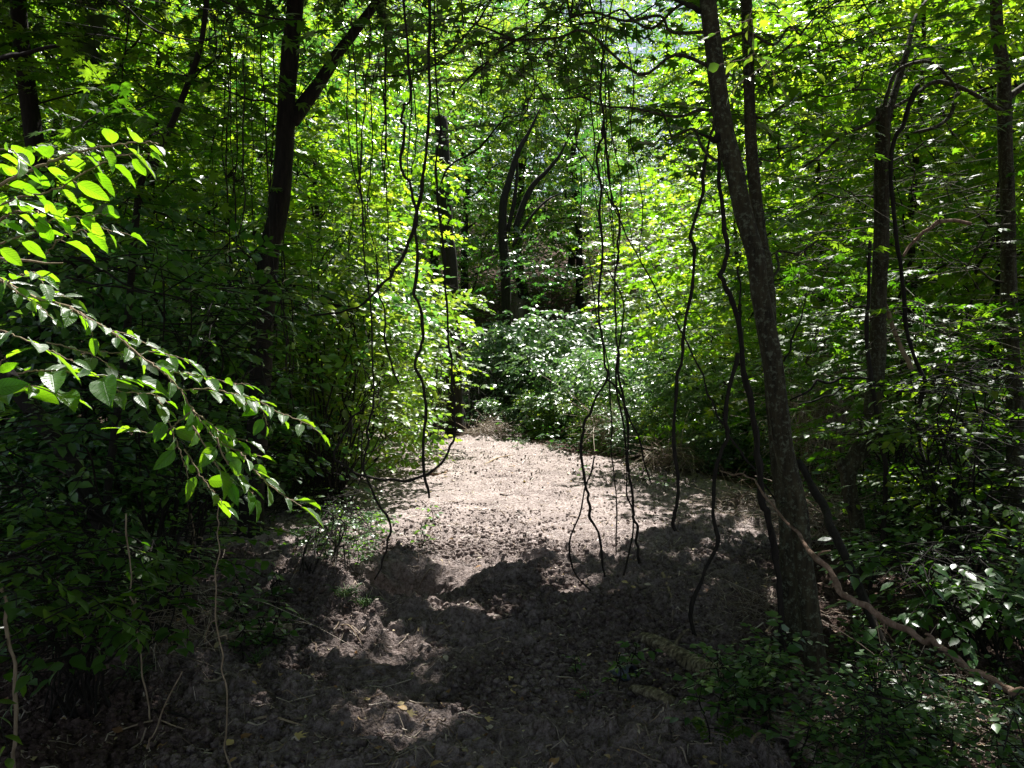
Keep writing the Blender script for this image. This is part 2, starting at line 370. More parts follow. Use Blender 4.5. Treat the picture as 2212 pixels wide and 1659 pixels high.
# ------------------------------------------------------------------ materials
def newmat(name):
    m = bpy.data.materials.new(name); m.use_nodes = True; m.node_tree.nodes.clear()
    return m, m.node_tree.nodes, m.node_tree.links
def ramp(N, stops, interp='LINEAR'):
    r = N.new('ShaderNodeValToRGB'); r.color_ramp.interpolation = interp; e = r.color_ramp.elements
    while len(e) < len(stops): e.new(.5)
    for k, (p, c) in enumerate(stops): e[k].position = p; e[k].color = (*c, 1)
    return r
def leafmat(name, cols, tcols, trans=.45, rough=.38, gloss=1.0, veins=False, ior=1.4):
    m, N, Lk = newmat(name)
    a = N.new('ShaderNodeAttribute'); a.attribute_name = 'var'
    def rp(cs):
        r = ramp(N, [(i/(len(cs)-1), c) for i, c in enumerate(cs)]); Lk.new(a.outputs['Fac'], r.inputs[0]); return r
    rc, rt = rp(cols), rp(tcols); co, to = rc.outputs[0], rt.outputs[0]
    tc = N.new('ShaderNodeTexCoord'); nz = N.new('ShaderNodeTexNoise'); nz.inputs['Scale'].default_value = 30 if veins else 9; Lk.new(tc.outputs['Object'], nz.inputs[0])
    mr = N.new('ShaderNodeMapRange'); mr.inputs['To Min'].default_value = .75; mr.inputs['To Max'].default_value = 1.25; Lk.new(nz.outputs[0], mr.inputs[0])
    fac = mr.outputs[0]; bm = None
    if veins:
        u = N.new('ShaderNodeAttribute'); u.attribute_name = 'luv'
        sp = N.new('ShaderNodeSeparateXYZ'); Lk.new(u.outputs['Vector'], sp.inputs[0])
        ab = N.new('ShaderNodeMath'); ab.operation = 'ABSOLUTE'; Lk.new(sp.outputs[0], ab.inputs[0])
        m1 = N.new('ShaderNodeMath'); m1.operation = 'MULTIPLY_ADD'; m1.inputs[1].default_value = -1.1; Lk.new(ab.outputs[0], m1.inputs[0]); Lk.new(sp.outputs[1], m1.inputs[2])
        m2 = N.new('ShaderNodeMath'); m2.operation = 'MULTIPLY'; m2.inputs[1].default_value = 8.5; Lk.new(m1.outputs[0], m2.inputs[0])
        m3 = N.new('ShaderNodeMath'); m3.operation = 'FRACT'; Lk.new(m2.outputs[0], m3.inputs[0])
        m4 = N.new('ShaderNodeMath'); m4.operation = 'PINGPONG'; m4.inputs[1].default_value = .5; Lk.new(m3.outputs[0], m4.inputs[0])
        v1 = N.new('ShaderNodeMapRange'); v1.inputs['From Min'].default_value = 0; v1.inputs['From Max'].default_value = .13; Lk.new(m4.outputs[0], v1.inputs[0])
        v2 = N.new('ShaderNodeMapRange'); v2.inputs['From Max'].default_value = .018; Lk.new(ab.outputs[0], v2.inputs[0])
        mn = N.new('ShaderNodeMath'); mn.operation = 'MINIMUM'; Lk.new(v1.outputs[0], mn.inputs[0]); Lk.new(v2.outputs[0], mn.inputs[1])
        vv = N.new('ShaderNodeMapRange'); vv.inputs['To Min'].default_value = .78; Lk.new(mn.outputs[0], vv.inputs[0])
        mm = N.new('ShaderNodeMath'); mm.operation = 'MULTIPLY'; Lk.new(vv.outputs[0], mm.inputs[0]); Lk.new(fac, mm.inputs[1]); fac = mm.outputs[0]
        bm = N.new('ShaderNodeBump'); bm.inputs['Strength'].default_value = .5; bm.inputs['Distance'].default_value = .002; Lk.new(mn.outputs[0], bm.inputs['Height'])
    def mul(c):
        x = N.new('ShaderNodeVectorMath'); x.operation = 'SCALE'; Lk.new(c, x.inputs[0]); Lk.new(fac, x.inputs['Scale']); return x.outputs[0]
    df = N.new('ShaderNodeBsdfDiffuse'); tr = N.new('ShaderNodeBsdfTranslucent'); gl = N.new('ShaderNodeBsdfGlossy'); gl.inputs['Roughness'].default_value = rough
    Lk.new(mul(co), df.inputs[0]); Lk.new(mul(to), tr.inputs[0])
    mx = N.new('ShaderNodeMixShader'); mx.inputs[0].default_value = trans; Lk.new(df.outputs[0], mx.inputs[1]); Lk.new(tr.outputs[0], mx.inputs[2])
    fr = N.new('ShaderNodeFresnel'); ge = N.new('ShaderNodeNewGeometry'); io = N.new('ShaderNodeMapRange')
    io.inputs['To Min'].default_value = ior; io.inputs['To Max'].default_value = 1/ior; Lk.new(ge.outputs['Backfacing'], io.inputs[0]); Lk.new(io.outputs[0], fr.inputs[0])
    fm = N.new('ShaderNodeMath'); fm.operation = 'MULTIPLY'; fm.inputs[1].default_value = gloss; fm.use_clamp = True; Lk.new(fr.outputs[0], fm.inputs[0])
    m2_ = N.new('ShaderNodeMixShader'); Lk.new(fm.outputs[0], m2_.inputs[0]); Lk.new(mx.outputs[0], m2_.inputs[1]); Lk.new(gl.outputs[0], m2_.inputs[2])
    if bm:
        for s in (df, tr, gl): Lk.new(bm.outputs[0], s.inputs['Normal'])
    o = N.new('ShaderNodeOutputMaterial'); Lk.new(m2_.outputs[0], o.inputs[0]); return m
def barkmat(name, stops, scale=30, stretch=.25, bump_=.6, rough=.85, lichen=None):
    m, N, Lk = newmat(name)
    tc = N.new('ShaderNodeTexCoord'); mp = N.new('ShaderNodeMapping'); mp.inputs['Scale'].default_value = (1, 1, stretch); Lk.new(tc.outputs['Object'], mp.inputs[0])
    nz = N.new('ShaderNodeTexNoise'); nz.inputs['Scale'].default_value = scale; nz.inputs['Detail'].default_value = 6; nz.inputs['Roughness'].default_value = .65; Lk.new(mp.outputs[0], nz.inputs[0])
    r = ramp(N, stops); Lk.new(nz.outputs[0], r.inputs[0]); col = r.outputs[0]
    if lichen:
        n2 = N.new('ShaderNodeTexNoise'); n2.inputs['Scale'].default_value = 38; n2.inputs['Detail'].default_value = 9; n2.inputs['Roughness'].default_value = .75; Lk.new(tc.outputs['Object'], n2.inputs[0])
        r2 = ramp(N, [(.52, (0, 0, 0)), (.60, (1, 1, 1))]); Lk.new(n2.outputs[0], r2.inputs[0])
        mx = N.new('ShaderNodeMix'); mx.data_type = 'RGBA'; mx.inputs['B'].default_value = (*lichen, 1)
        Lk.new(r2.outputs[0], mx.inputs['Factor']); Lk.new(col, mx.inputs['A']); col = mx.outputs['Result']
    b = N.new('ShaderNodeBump'); b.inputs['Strength'].default_value = bump_; b.inputs['Distance'].default_value = .012; Lk.new(nz.outputs[0], b.inputs['Height'])
    p = N.new('ShaderNodeBsdfPrincipled'); p.inputs['Roughness'].default_value = rough; p.inputs['Specular IOR Level'].default_value = .25
    Lk.new(col, p.inputs['Base Color']); Lk.new(b.outputs[0], p.inputs['Normal'])
    o = N.new('ShaderNodeOutputMaterial'); Lk.new(p.outputs[0], o.inputs[0]); return m
G = {}
G['bg'] = leafmat('wood_leaf', [(.03, .075, .012), (.045, .11, .015), (.075, .15, .02)], [(.16, .38, .008), (.28, .54, .012), (.50, .66, .03)], .55, .42, .75)
G['cool'] = leafmat('blue_green_leaf', [(.025, .07, .022), (.035, .10, .028), (.05, .125, .03)], [(.06, .24, .025), (.12, .34, .035), (.20, .44, .05)], .42, .32, 1.3)
G['lime'] = leafmat('sunny_leaf', [(.05, .12, .012), (.075, .16, .016), (.12, .19, .02)], [(.15, .37, .02), (.25, .46, .025), (.42, .54, .04)], .48, .36, 1.1)
G['maple'] = leafmat('maple_leaf', [(.03, .08, .01), (.045, .11, .012), (.07, .14, .015)], [(.08, .25, .006), (.15, .37, .010), (.31, .53, .018)], .5, .45, .6)
G['big'] = leafmat('shrub_leaf', [(.04, .11, .02), (.05, .125, .024), (.06, .14, .03)], [(.22, .54, .006), (.30, .64, .01), (.40, .72, .015)], .6, .4, 1.0, veins=True)
G['spice'] = leafmat('undergrowth_leaf', [(.03, .085, .02), (.04, .105, .025), (.06, .135, .03)], [(.10, .30, .012), (.17, .40, .02), (.26, .50, .03)], .45, .33, 1.1)
G['shade'] = leafmat('dim_canopy_leaf', [(.03, .05, .02), (.04, .06, .025)], [(.07, .12, .03), (.10, .16, .04)], .3, .45, .5)  # leaf of the added canopies, translucency cut to dim the green light
G['sunpale'] = leafmat('sunpale_leaf', [(.06, .12, .055), (.09, .16, .075), (.13, .20, .10)], [(.10, .26, .05), (.16, .34, .06), (.26, .44, .08)], .38, .34, 1.8)  # whitish sun reflection put into the leaf colour
G['dead'] = leafmat('dead_leaf', [(.12, .06, .03), (.32, .17, .07), (.48, .36, .12), (.5, .44, .36)], [(.2, .1, .03), (.3, .2, .06), (.4, .35, .1), (.3, .25, .2)], .25, .5, .8)
G['grass'] = leafmat('grass_blade', [(.04, .10, .02), (.07, .14, .03), (.12, .17, .05)], [(.12, .3, .03), (.2, .4, .04), (.3, .42, .08)], .4, .4, 1.0)
G['dry'] = leafmat('dry_stem', [(.12, .08, .05), (.27, .2, .14), (.5, .42, .33)], [(.1, .06, .03), (.15, .1, .05), (.2, .15, .08)], .1, .6, .6)
G['bark'] = barkmat('grey_bark', [(.3, (.010, .007, .004)), (.5, (.036, .030, .016)), (.72, (.078, .068, .036))], 30, .16, 1.0, lichen=(.11, .12, .08))
G['dark'] = barkmat('dark_bark', [(.3, (.006, .005, .004)), (.6, (.022, .018, .014)), (.8, (.045, .038, .03))], 30, .2, .9)
G['vine'] = barkmat('vine_bark', [(.3, (.010, .008, .006)), (.7, (.035, .028, .022))], 60, .2, .5)
G['brown'] = barkmat('peeling_bark', [(.3, (.10, .055, .035)), (.55, (.26, .17, .12)), (.8, (.42, .33, .26))], 40, .3, .8)
G['tan'] = barkmat('tan_stem', [(.3, (.16, .11, .07)), (.7, (.36, .28, .19))], 50, .2, .4)
G['moss'] = barkmat('mossy_bark', [(.34, (.012, .009, .007)), (.45, (.10, .078, .05)), (.56, (.21, .175, .11)), (.72, (.44, .40, .30))], 40, .5, 1.0)
G['rot'] = barkmat('rotten_wood', [(.34, (.03, .02, .015)), (.5, (.2, .155, .11)), (.7, (.5, .43, .34))], 40, .12, 1.0)
def soil():
    m, N, Lk = newmat('soil')
    tc = N.new('ShaderNodeTexCoord')
    n1 = N.new('ShaderNodeTexNoise'); n1.inputs['Scale'].default_value = 34; n1.inputs['Detail'].default_value = 8; n1.inputs['Roughness'].default_value = .75; Lk.new(tc.outputs['Object'], n1.inputs[0])
    n2 = N.new('ShaderNodeTexNoise'); n2.inputs['Scale'].default_value = 2.2; n2.inputs['Detail'].default_value = 5; Lk.new(tc.outputs['Object'], n2.inputs[0])
    r1 = ramp(N, [(.30, (.06, .042, .036)), (.40, (.18, .145, .13)), (.53, (.36, .310, .298)), (.70, (.51, .455, .44))]); Lk.new(n1.outputs[0], r1.inputs[0])
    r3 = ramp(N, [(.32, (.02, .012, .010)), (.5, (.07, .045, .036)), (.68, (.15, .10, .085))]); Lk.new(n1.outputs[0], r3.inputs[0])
    r2 = ramp(N, [(.35, (.72, .70, .68)), (.65, (1.05, 1.03, 1.0))]); Lk.new(n2.outputs[0], r2.inputs[0])
    mu = N.new('ShaderNodeMix'); mu.data_type = 'RGBA'; mu.blend_type = 'MULTIPLY'; mu.inputs['Factor'].default_value = 1; Lk.new(r1.outputs[0], mu.inputs['A']); Lk.new(r2.outputs[0], mu.inputs['B'])
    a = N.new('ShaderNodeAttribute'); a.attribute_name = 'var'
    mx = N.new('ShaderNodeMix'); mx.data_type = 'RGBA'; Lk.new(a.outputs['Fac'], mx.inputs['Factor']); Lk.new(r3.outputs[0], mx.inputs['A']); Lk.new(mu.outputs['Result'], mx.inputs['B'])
    n3 = N.new('ShaderNodeTexNoise'); n3.inputs['Scale'].default_value = 90; n3.inputs['Detail'].default_value = 6; Lk.new(tc.outputs['Object'], n3.inputs[0])
    b = N.new('ShaderNodeBump'); b.inputs['Strength'].default_value = .9; b.inputs['Distance'].default_value = .03; Lk.new(n3.outputs[0], b.inputs['Height'])
    p = N.new('ShaderNodeBsdfPrincipled'); p.inputs['Roughness'].default_value = .95; p.inputs['Specular IOR Level'].default_value = .1
    Lk.new(mx.outputs['Result'], p.inputs['Base Color']); Lk.new(b.outputs[0], p.inputs['Normal'])
    o = N.new('ShaderNodeOutputMaterial'); Lk.new(p.outputs[0], o.inputs[0]); return m
G['soil'] = soil()

# ------------------------------------------------------------------ ground mesh
def axis(parts):
    out = [parts[0][0]]
    for (a, b, s0, s1) in parts:
        n = max(1, int(round((b-a)/((s0+s1)/2)))); st = np.linspace(s0, s1, n); st *= (b-a)/st.sum(); out += list(a+np.cumsum(st))
    return np.array(out)
gx = axis([(-400, -60, 60, 12), (-60, -14, 8, .6), (-14, -5, .5, .06), (-5, -2.2, .05, .022), (-2.2, 2.4, .013, .013), (2.4, 6, .022, .06), (6, 14, .06, .5), (14, 60, .6, 8), (60, 400, 12, 60)])
gy = axis([(-300, -20, 60, 5), (-20, 1.8, 4, .06), (1.8, 8, .010, .020), (8, 16, .026, .05), (16, 24, .05, .1), (24, 60, .15, 2.5), (60, 500, 3, 60)])
X, Y = np.meshgrid(gx, gy); Z = H2(X, Y)
nx, ny = len(gx), len(gy); i = np.arange(ny-1)[:, None]*nx; j = np.arange(nx-1)[None]
gq = np.stack([i+j, i+j+1, i+nx+j+1, i+nx+j], -1).reshape(-1, 4)
gm = MB(); gm.add(np.stack([X, Y, Z], -1).reshape(-1, 3), gq, (bare(X, Y)*shade_tone(X, Y)).ravel())
go = gm.build('ground', G['soil'], smooth=False)
fy = Y.ravel()[gq].mean(1); go.data.polygons.foreach_set('use_smooth', fy > 6.2+.8*vnoise(X.ravel()[gq[:, 0]]*2, fy*2, 3)); tag(go, kind='structure')

def Hs(x, y): return H2(np.atleast_1d(np.asarray(x, float)), np.atleast_1d(np.asarray(y, float)))
# ------------------------------------------------------------------ traced wood: trunks, stems and vines
def Z_(col, row, *pts): return [(737.33*col+x/3, 553*row+y/3) for x, y in pts]
def path(px, D):
    n = len(px); D = np.broadcast_to(D, (n,)) if np.ndim(D) == 0 else np.interp(np.linspace(0, 1, n), np.linspace(0, 1, len(D)), D)
    return np.array([at(p[0], p[1], d) for p, d in zip(px, D)])
def W(wpx, D): return np.asarray(wpx, float)/F*D/2       # half width in metres of something wpx wide at D
def tree_base(P):
    b = P[0].copy(); return b
def grounded(P, extra=.15):
    "extend the lowest end of a trunk into the soil"
    P = np.array(P); b = P[0].copy(); d = nrm(P[0]-P[1])
    g = Hs(b[0], b[1])[0]
    if b[2] > g:
        L = (b[2]-g)/max(.35, -d[2]); L = min(L, 4)
        q = b+d*L; q[2] = Hs(q[0], q[1])[0]-extra; P = np.vstack([q, P])
    return P

# ---- near canopy trees ------------------------------------------------------
def finish(root, crown, twig, kind, leafm, barkm, gap=True, nm='crown'):
    cr = crown.build(nm, kind, leafm, root, gap)
    if twig is not None and twig.n: tag(twig.build('twigs', barkm, cr, origin=root.location), kind='stuff')

def spray_ball(L, tw, n, c, r, leng, k, size, flat=.25, out=None, **kw):
    c = np.asarray(c, float); p = in_ball(n, c, r)
    if out is None: d = nrm((p-c)*np.array([1, 1, .3])+rng.normal(0, .5, (n, 3))*np.asarray(r).mean())
    else: d = nrm(np.asarray(out, float)+rng.normal(0, .55, (n, 3)))
    d[:, 2] *= flat; d[:, 2] += rng.normal(0, .08, n)
    sprays(L, p, d, leng*(.7+.6*rng.random(n)), k, size, twig=tw, **kw)
    return p
def px_ball(px, py, D, rx, ry, rd):
    return at(px, py, D), np.array([rx/F*D, rd, ry/F*D])

def big_tree(name, label, cat, trunkP, trunkR, bark, blobs, kind, leafm, sides=16, rough=.12, ridge=.05, limbs=True, group=None, seed=0, leng=.55, k=9, size=.1, extra=None, smoothp=6, gap=True, **kw):
    """blobs: list of (centre, radii, n_sprays); limbs run from the trunk to each of them"""
    P = grounded(trunkP); R = np.interp(np.linspace(0, 1, len(P)), np.linspace(0, 1, len(trunkR)), trunkR)
    Q, QR = smooth_path(P, R, smoothp)
    base = Q[0].copy(); base[2] = Hs(base[0], base[1])[0]
    h = np.linalg.norm(Q-Q[0], axis=1); QR = QR*(1+.5*np.exp(-h/.22))
    root = thing(name, label, cat, base, group)
    mb = MB(); tube(mb, Q, QR, sides, rough, seed, ridge); mb.build('trunk', bark, root, smooth=True)
    if extra:
        for (nm, EP, ER) in extra:
            e = MB(); q, r = smooth_path(EP, np.interp(np.linspace(0, 1, len(EP)), np.linspace(0, 1, len(ER)), ER), 6); tube(e, q, r, 9, rough, seed+3, ridge); e.build(nm, bark, root, smooth=True)
    L = Leaves(); tw = MB()
    trunk_o = [c_ for c_ in root.children if c_.name.startswith('trunk')][0]
    for (c, r, n) in blobs:
        lm = MB()
        c = np.asarray(c, float)
        pts = spray_ball(L, tw, n, c, r, leng, k, size, **kw)
        if limbs:
            m = max(2, min(9, n//16)); sel = pts[rng.integers(0, len(pts), m)]
            # nearest suitable point on the trunk: below the blob
            zt = np.clip(c[2]-.35*np.linalg.norm(c[:2]-Q[:, :2].mean(0)), Q[0, 2]+.8, Q[-1, 2]); kk = np.argmin(np.abs(Q[:, 2]-zt))
            mid = c*.75+Q[kk]*.25
            limb(lm, Q[kk], mid, min(QR[kk]*.25, .011), .006, sag=.03, wob=.05, n=6, seed=seed, sides=6)
            for s_ in sel: limb(lm, mid, s_, .008, .003, n=5, wob=.08, sides=4)
            lm.build('bough', bark, trunk_o, smooth=True, origin=root.location)
    finish(root, L, tw, kind, leafm, bark, gap)
    return root

# leaning lichened maple: the big trunk on the right
PV = path(Z_(2, 2, (900, 1320), (870, 1150), (850, 900), (815, 600), (780, 300), (750, 0))+Z_(2, 1, (690, 1400), (650, 1180), (610, 900), (585, 700), (545, 480), (500, 250), (470, 0))
          + Z_(2, 0, (400, 1400), (345, 1130), (275, 850), (235, 600), (200, 300), (165, 0))+[(1515, -150), (1500, -400)], [3.45, 3.5, 3.55, 3.6, 3.8, 4.0])
big_tree('leaning_maple', 'lichen spotted trunk leaning left, the thickest trunk in front on the right', 'tree', PV,
         [.043, .042, .041, .040, .041, .044, .046, .045, .043, .042, .041, .040, .039, .038], G['bark'],
         [px + (n,) for px, n in [(px_ball(1150, 30, 4.8, 200, 80, .8), 44), (px_ball(1560, 180, 4.8, 150, 130, .5), 14), (px_ball(1780, 70, 4.6, 260, 110, .7), 46),
                                  (px_ball(1420, 290, 5.0, 110, 90, .5), 10), (px_ball(1000, 70, 4.9, 250, 90, .8), 50), (px_ball(1230, 50, 5.4, 120, 60, .5), 20), (px_ball(1180, 200, 5.2, 160, 80, .5), 14)]]
         + [((2.0, 4.5, 6.3), (2.8, 2.2, 1.6), 300), ((-.5, 4.6, 6.3), (2.6, 1.8, 1.4), 240), ((1.2, 7.5, 8.2), (2.5, 2.0, 1.3), 150)],
         'maple', G['maple'], leng=.5, k=10, size=.078, tilt=.3, droop=.12, seed=3, sides=22, ridge=.09)
# straight dark trunk behind it
PW = path(Z_(2, 2, (790, 1060), (750, 900), (700, 600), (680, 300), (672, 0))+Z_(2, 1, (650, 1600), (610, 1250), (575, 800), (560, 300), (530, 0))+Z_(2, 0, (515, 1600), (450, 1000), (430, 600), (412, 0))+[(1600, -200), (1590, -700)], [4.0, 4.3, 4.5, 4.7])
big_tree('straight_maple', 'straight dark trunk half hidden behind the leaning lichened one', 'tree', PW, [.040, .039, .037, .035, .03], G['bark'],
         [px+(n,) for px, n in [(px_ball(1700, 330, 5.4, 180, 160, .7), 34), (px_ball(1760, 520, 5.4, 160, 110, .6), 26), (px_ball(1900, 180, 5.6, 200, 110, .7), 36)]]
         + [((2.5, 6.5, 7.2), (2.6, 2.4, 1.5), 240), ((4.5, 8.5, 8.6), (2.5, 2.4, 1.6), 90)],
         'maple', G['maple'], leng=.55, k=11, size=.08, tilt=.28, droop=.1, seed=5)
# kinked tree with the broken stub
PRt = path(Z_(2, 2, (1215, 760), (1190, 500), (1150, 250), (1120, 0))+Z_(2, 1, (1095, 1600), (1075, 1400), (1130, 1290), (1205, 1130), (1235, 900), (1262, 650), (1268, 350), (1285, 0))
           + Z_(2, 0, (1290, 1500), (1290, 1200), (1295, 900), (1300, 700)), 5.5)
stub = path(Z_(2, 1, (1090, 1420), (1040, 1350), (1010, 1335)), 5.5)
br1 = path(Z_(2, 0, (1290, 780), (1330, 600), (1400, 450), (1600, 400), (1720, 500), (1780, 590)), [5.5, 5.6])
br2 = path(Z_(2, 0, (1300, 1000), (1340, 720), (1450, 350), (1500, 130), (1580, 0)), [5.5, 6])
br3 = path(Z_(2, 0, (1320, 700), (1210, 800), (1050, 870), (900, 1000), (790, 1080)), [5.5, 5.3])
big_tree('kinked_tree', 'mossy trunk with a knee bend and rounded stub, right of the leaning trunk', 'tree', PRt,
         [.052, .052, .05, .053, .064, .058, .05, .047, .047, .045], G['bark'],
         [px+(n,) for px, n in [(px_ball(1830, 420, 6.0, 160, 110, .6), 34), (px_ball(1960, 330, 6.0, 200, 150, .7), 44), (px_ball(1800, 640, 6.2, 190, 130, .8), 44), (px_ball(1700, 760, 6.6, 120, 110, .6), 20)]],
         'maple', G['maple'], leng=.52, k=10, size=.08, tilt=.28, droop=.12, seed=7,
         extra=[('stub', stub, [.06, .05, .035]), ('branch', br1, [.014, .012, .009]), ('branch', br2, [.030, .024, .016, .010]), ('branch', br3, [.016, .012, .007])])
# trunk near the right edge
PU = path([(2205, 1350), (2200, 1200)]+Z_(2, 1, (2160, 1400), (2150, 900), (2120, 400), (2110, 0))+Z_(2, 0, (2110, 1400), (2095, 1000), (2085, 700), (2080, 450), (2045, 250), (2030, 0))+[(2140, -200), (2130, -500)], 6.2)
ub = path(Z_(2, 0, (2080, 720), (2030, 700), (1830, 580), (1640, 530), (1500, 620), (1330, 720), (1200, 800), (1050, 870)), [6.2, 5.7])
ub2 = path(Z_(2, 0, (2085, 650), (2212, 560), (2400, 430)), 6.2)
ub3 = path(Z_(2, 0, (1780, 600), (1730, 750), (1640, 820), (1500, 860)), [5.95, 5.8])
big_tree('mossy_maple', 'mottled trunk closest to the right edge with an arching bough', 'tree', PU, [.062, .058, .054, .05, .04], G['bark'],
         [px+(n,) for px, n in [(px_ball(2060, 560, 6.0, 170, 120, .7), 46), (px_ball(2000, 700, 5.8, 240, 80, .8), 60), (px_ball(2150, 420, 6.4, 130, 160, .7), 36), (px_ball(1930, 860, 6.2, 220, 90, .8), 44), (px_ball(2120, 150, 6.5, 150, 120, .7), 34)]]
         + [((5.0, 5.0, 6.8), (2.5, 2.5, 1.6), 90)],
         'maple', G['maple'], leng=.55, k=11, size=.08, tilt=.26, droop=.1, seed=9,
         extra=[('branch', ub, [.019, .018, .015, .012, .007]), ('branch', ub2, [.03, .02]), ('branch', ub3, [.018, .01])])
# forked tree, left
PX_ = path([(545, 1100), (560, 900)]+Z_(0, 1, (1700, 500), (1735, 100))+Z_(0, 0, (1750, 1600), (1790, 1430), (1825, 1200), (1850, 850), (1860, 600), (1885, 300), (1915, 0))+[(645, -150), (660, -400)], 7.0)
fk = path(Z_(0, 0, (1890, 790), (1960, 690), (2080, 520), (2190, 350))+Z_(1, 0, (60, 240), (150, 120), (260, -60), (400, -500)), [7, 7.3])
fork = big_tree('forked_tree', 'dark forked trunk left of the clearing with one limb leaning right', 'tree', PX_, [.095, .09, .085, .078, .075, .06], G['dark'],
         [px+(n,) for px, n in [(px_ball(350, 150, 7, 260, 160, .9), 80), (px_ball(760, 60, 7.4, 240, 90, .9), 46), (px_ball(250, 420, 6.4, 180, 150, .8), 50), (px_ball(560, 330, 7.6, 120, 200, .6), 30)]]
         + [((-3.0, 7.0, 7.6), (3, 2.5, 1.8), 260), ((-1.0, 8.3, 8.3), (2.2, 2.2, 1.5), 120)],
         'maple', G['maple'], leng=.5, k=10, size=.085, tilt=.3, seed=11, extra=[('limb', fk, [.062, .058, .05, .045, .035])])
PY = path([(240, 1000), (270, 760)]+Z_(0, 0, (900, 1250), (980, 1120), (1060, 920), (1120, 790), (1200, 590), (1270, 400), (1310, 250), (1330, 100))+[(460, -100)], 6.0)
big_tree('leaning_sapling', 'thin bare stem leaning right among dark leaves, upper left', 'tree', PY, [.03, .028, .025, .022, .018], G['dark'],
         [px+(n,) for px, n in [(px_ball(480, 120, 6, 150, 120, .6), 26), (px_ball(330, 300, 5.4, 120, 150, .6), 26)]], 'maple', G['maple'], leng=.5, k=8, size=.10, seed=12, sides=10)
# leaning rotten trunk, low left
PLt = path([(384, 1455), (330, 1330), (275, 1230), (215, 1120), (150, 990), (60, 870), (-60, 700), (-140, 500)], [3.95, 4.4, 4.6])
big_tree('leaning_dead_trunk', 'dark leaning trunk with a pale torn foot among the plants at lower left', 'tree', PLt, [.06, .055, .05, .045, .04], G['dark'],
         [px+(n,) for px, n in [(px_ball(-120, 480, 4.4, 150, 160, .6), 30)]], 'ovate', G['cool'], leng=.5, k=9, size=.08, seed=15, sides=14, ridge=.15)
# shade trees added unseen round the viewer to block light from the sky
for (nm, lab, x, y, h, blobs) in [
    ('shade_tree', 'added shade tree just outside the left of the view', -4.6, 3.0, 7, [((-4.2, 5.2, 6.4), (2.4, 2.6, 1.7), 360), ((-4.5, 1, 7), (3.2, 3, 2), 300)]),
    ('shade_tree', 'added shade tree behind the viewer on the left', -2.0, -3.0, 8, [((-1.5, .2, 7.0), (3, 2.8, 1.3), 380), ((-2, -5, 7), (3.8, 3, 3), 300)]),
    ('shade_tree', 'added shade tree behind the viewer on the right', 3.2, -2.0, 8, [((2.5, 1.0, 7.2), (3, 2.8, 1.3), 380), ((4, -4, 7), (3.8, 3, 3), 300)]),
    ('shade_tree', 'added shade tree just outside the right of the view', 6.2, 3.6, 8, [((6.0, 4.0, 7.2), (2.6, 2.5, 1.8), 150), ((6.5, 1, 6), (3, 3, 3), 300)]),
    ('shade_tree', 'added tall shade tree beyond the left edge of the view', -8.5, 7.5, 9, [((-7.5, 8.5, 7.5), (3.2, 3, 2.5), 260), ((-9, 5, 6), (3, 3, 3), 120)]),
    ('shade_tree', 'added tall shade tree beyond the right edge of the view', 9.5, 8.5, 9, [((9.6, 9.5, 8.0), (3.0, 3, 2.6), 90), ((10.5, 6, 6), (3, 3, 3), 80)])]:
    P = np.array([[x, y, -.1], [x+.1, y+.1, h*.4], [x-.1, y, h*.75], [x+.1, y, h]])
    P[0, 2] = Hs(x, y)[0]-.1
    big_tree(nm, lab, 'tree', P, [.14, .11, .08, .05], G['dark'], blobs, 'maple_small', G['shade'], leng=.75, k=12, size=.165, seed=20, sides=12)

for (nm, lab, x, y, h, blobs) in [  # canopy trees added overhead to keep sun off the near soil
    ('shade_canopy', 'added canopy tree shading the near soil, rising out of sight at left', -5.6, 8.6, 8, [((.1, 6.4, 6.9), (2.4, 1.7, .9), 520), ((-2.8, 6.9, 7), (2.4, 2, 1), 460), ((-2.2, 9.8, 8), (2.4, 1.9, 1), 420), ((-5, 8.6, 7.6), (2.2, 2.2, 1.2), 330)]),
    ('shade_canopy', 'added canopy tree shading the near soil, rising out of sight at right', 7.4, 9.4, 8, [((2.9, 6.6, 7), (2.4, 1.8, 1), 480), ((1.6, 9.4, 7.9), (2.0, 1.6, .9), 240), ((5.4, 8.0, 7.6), (2.4, 2.2, 1.1), 130)])]:
    P = np.array([[x, y, -.1], [x+.1, y+.1, h*.4], [x-.1, y, h*.75], [x+.1, y, h]]); P[0, 2] = Hs(x, y)[0]-.1
    big_tree(nm, lab, 'tree', P, [.14, .11, .08, .05], G['dark'], blobs, 'maple_small', G['shade'], leng=.75, k=12, size=.165, seed=20, sides=12)

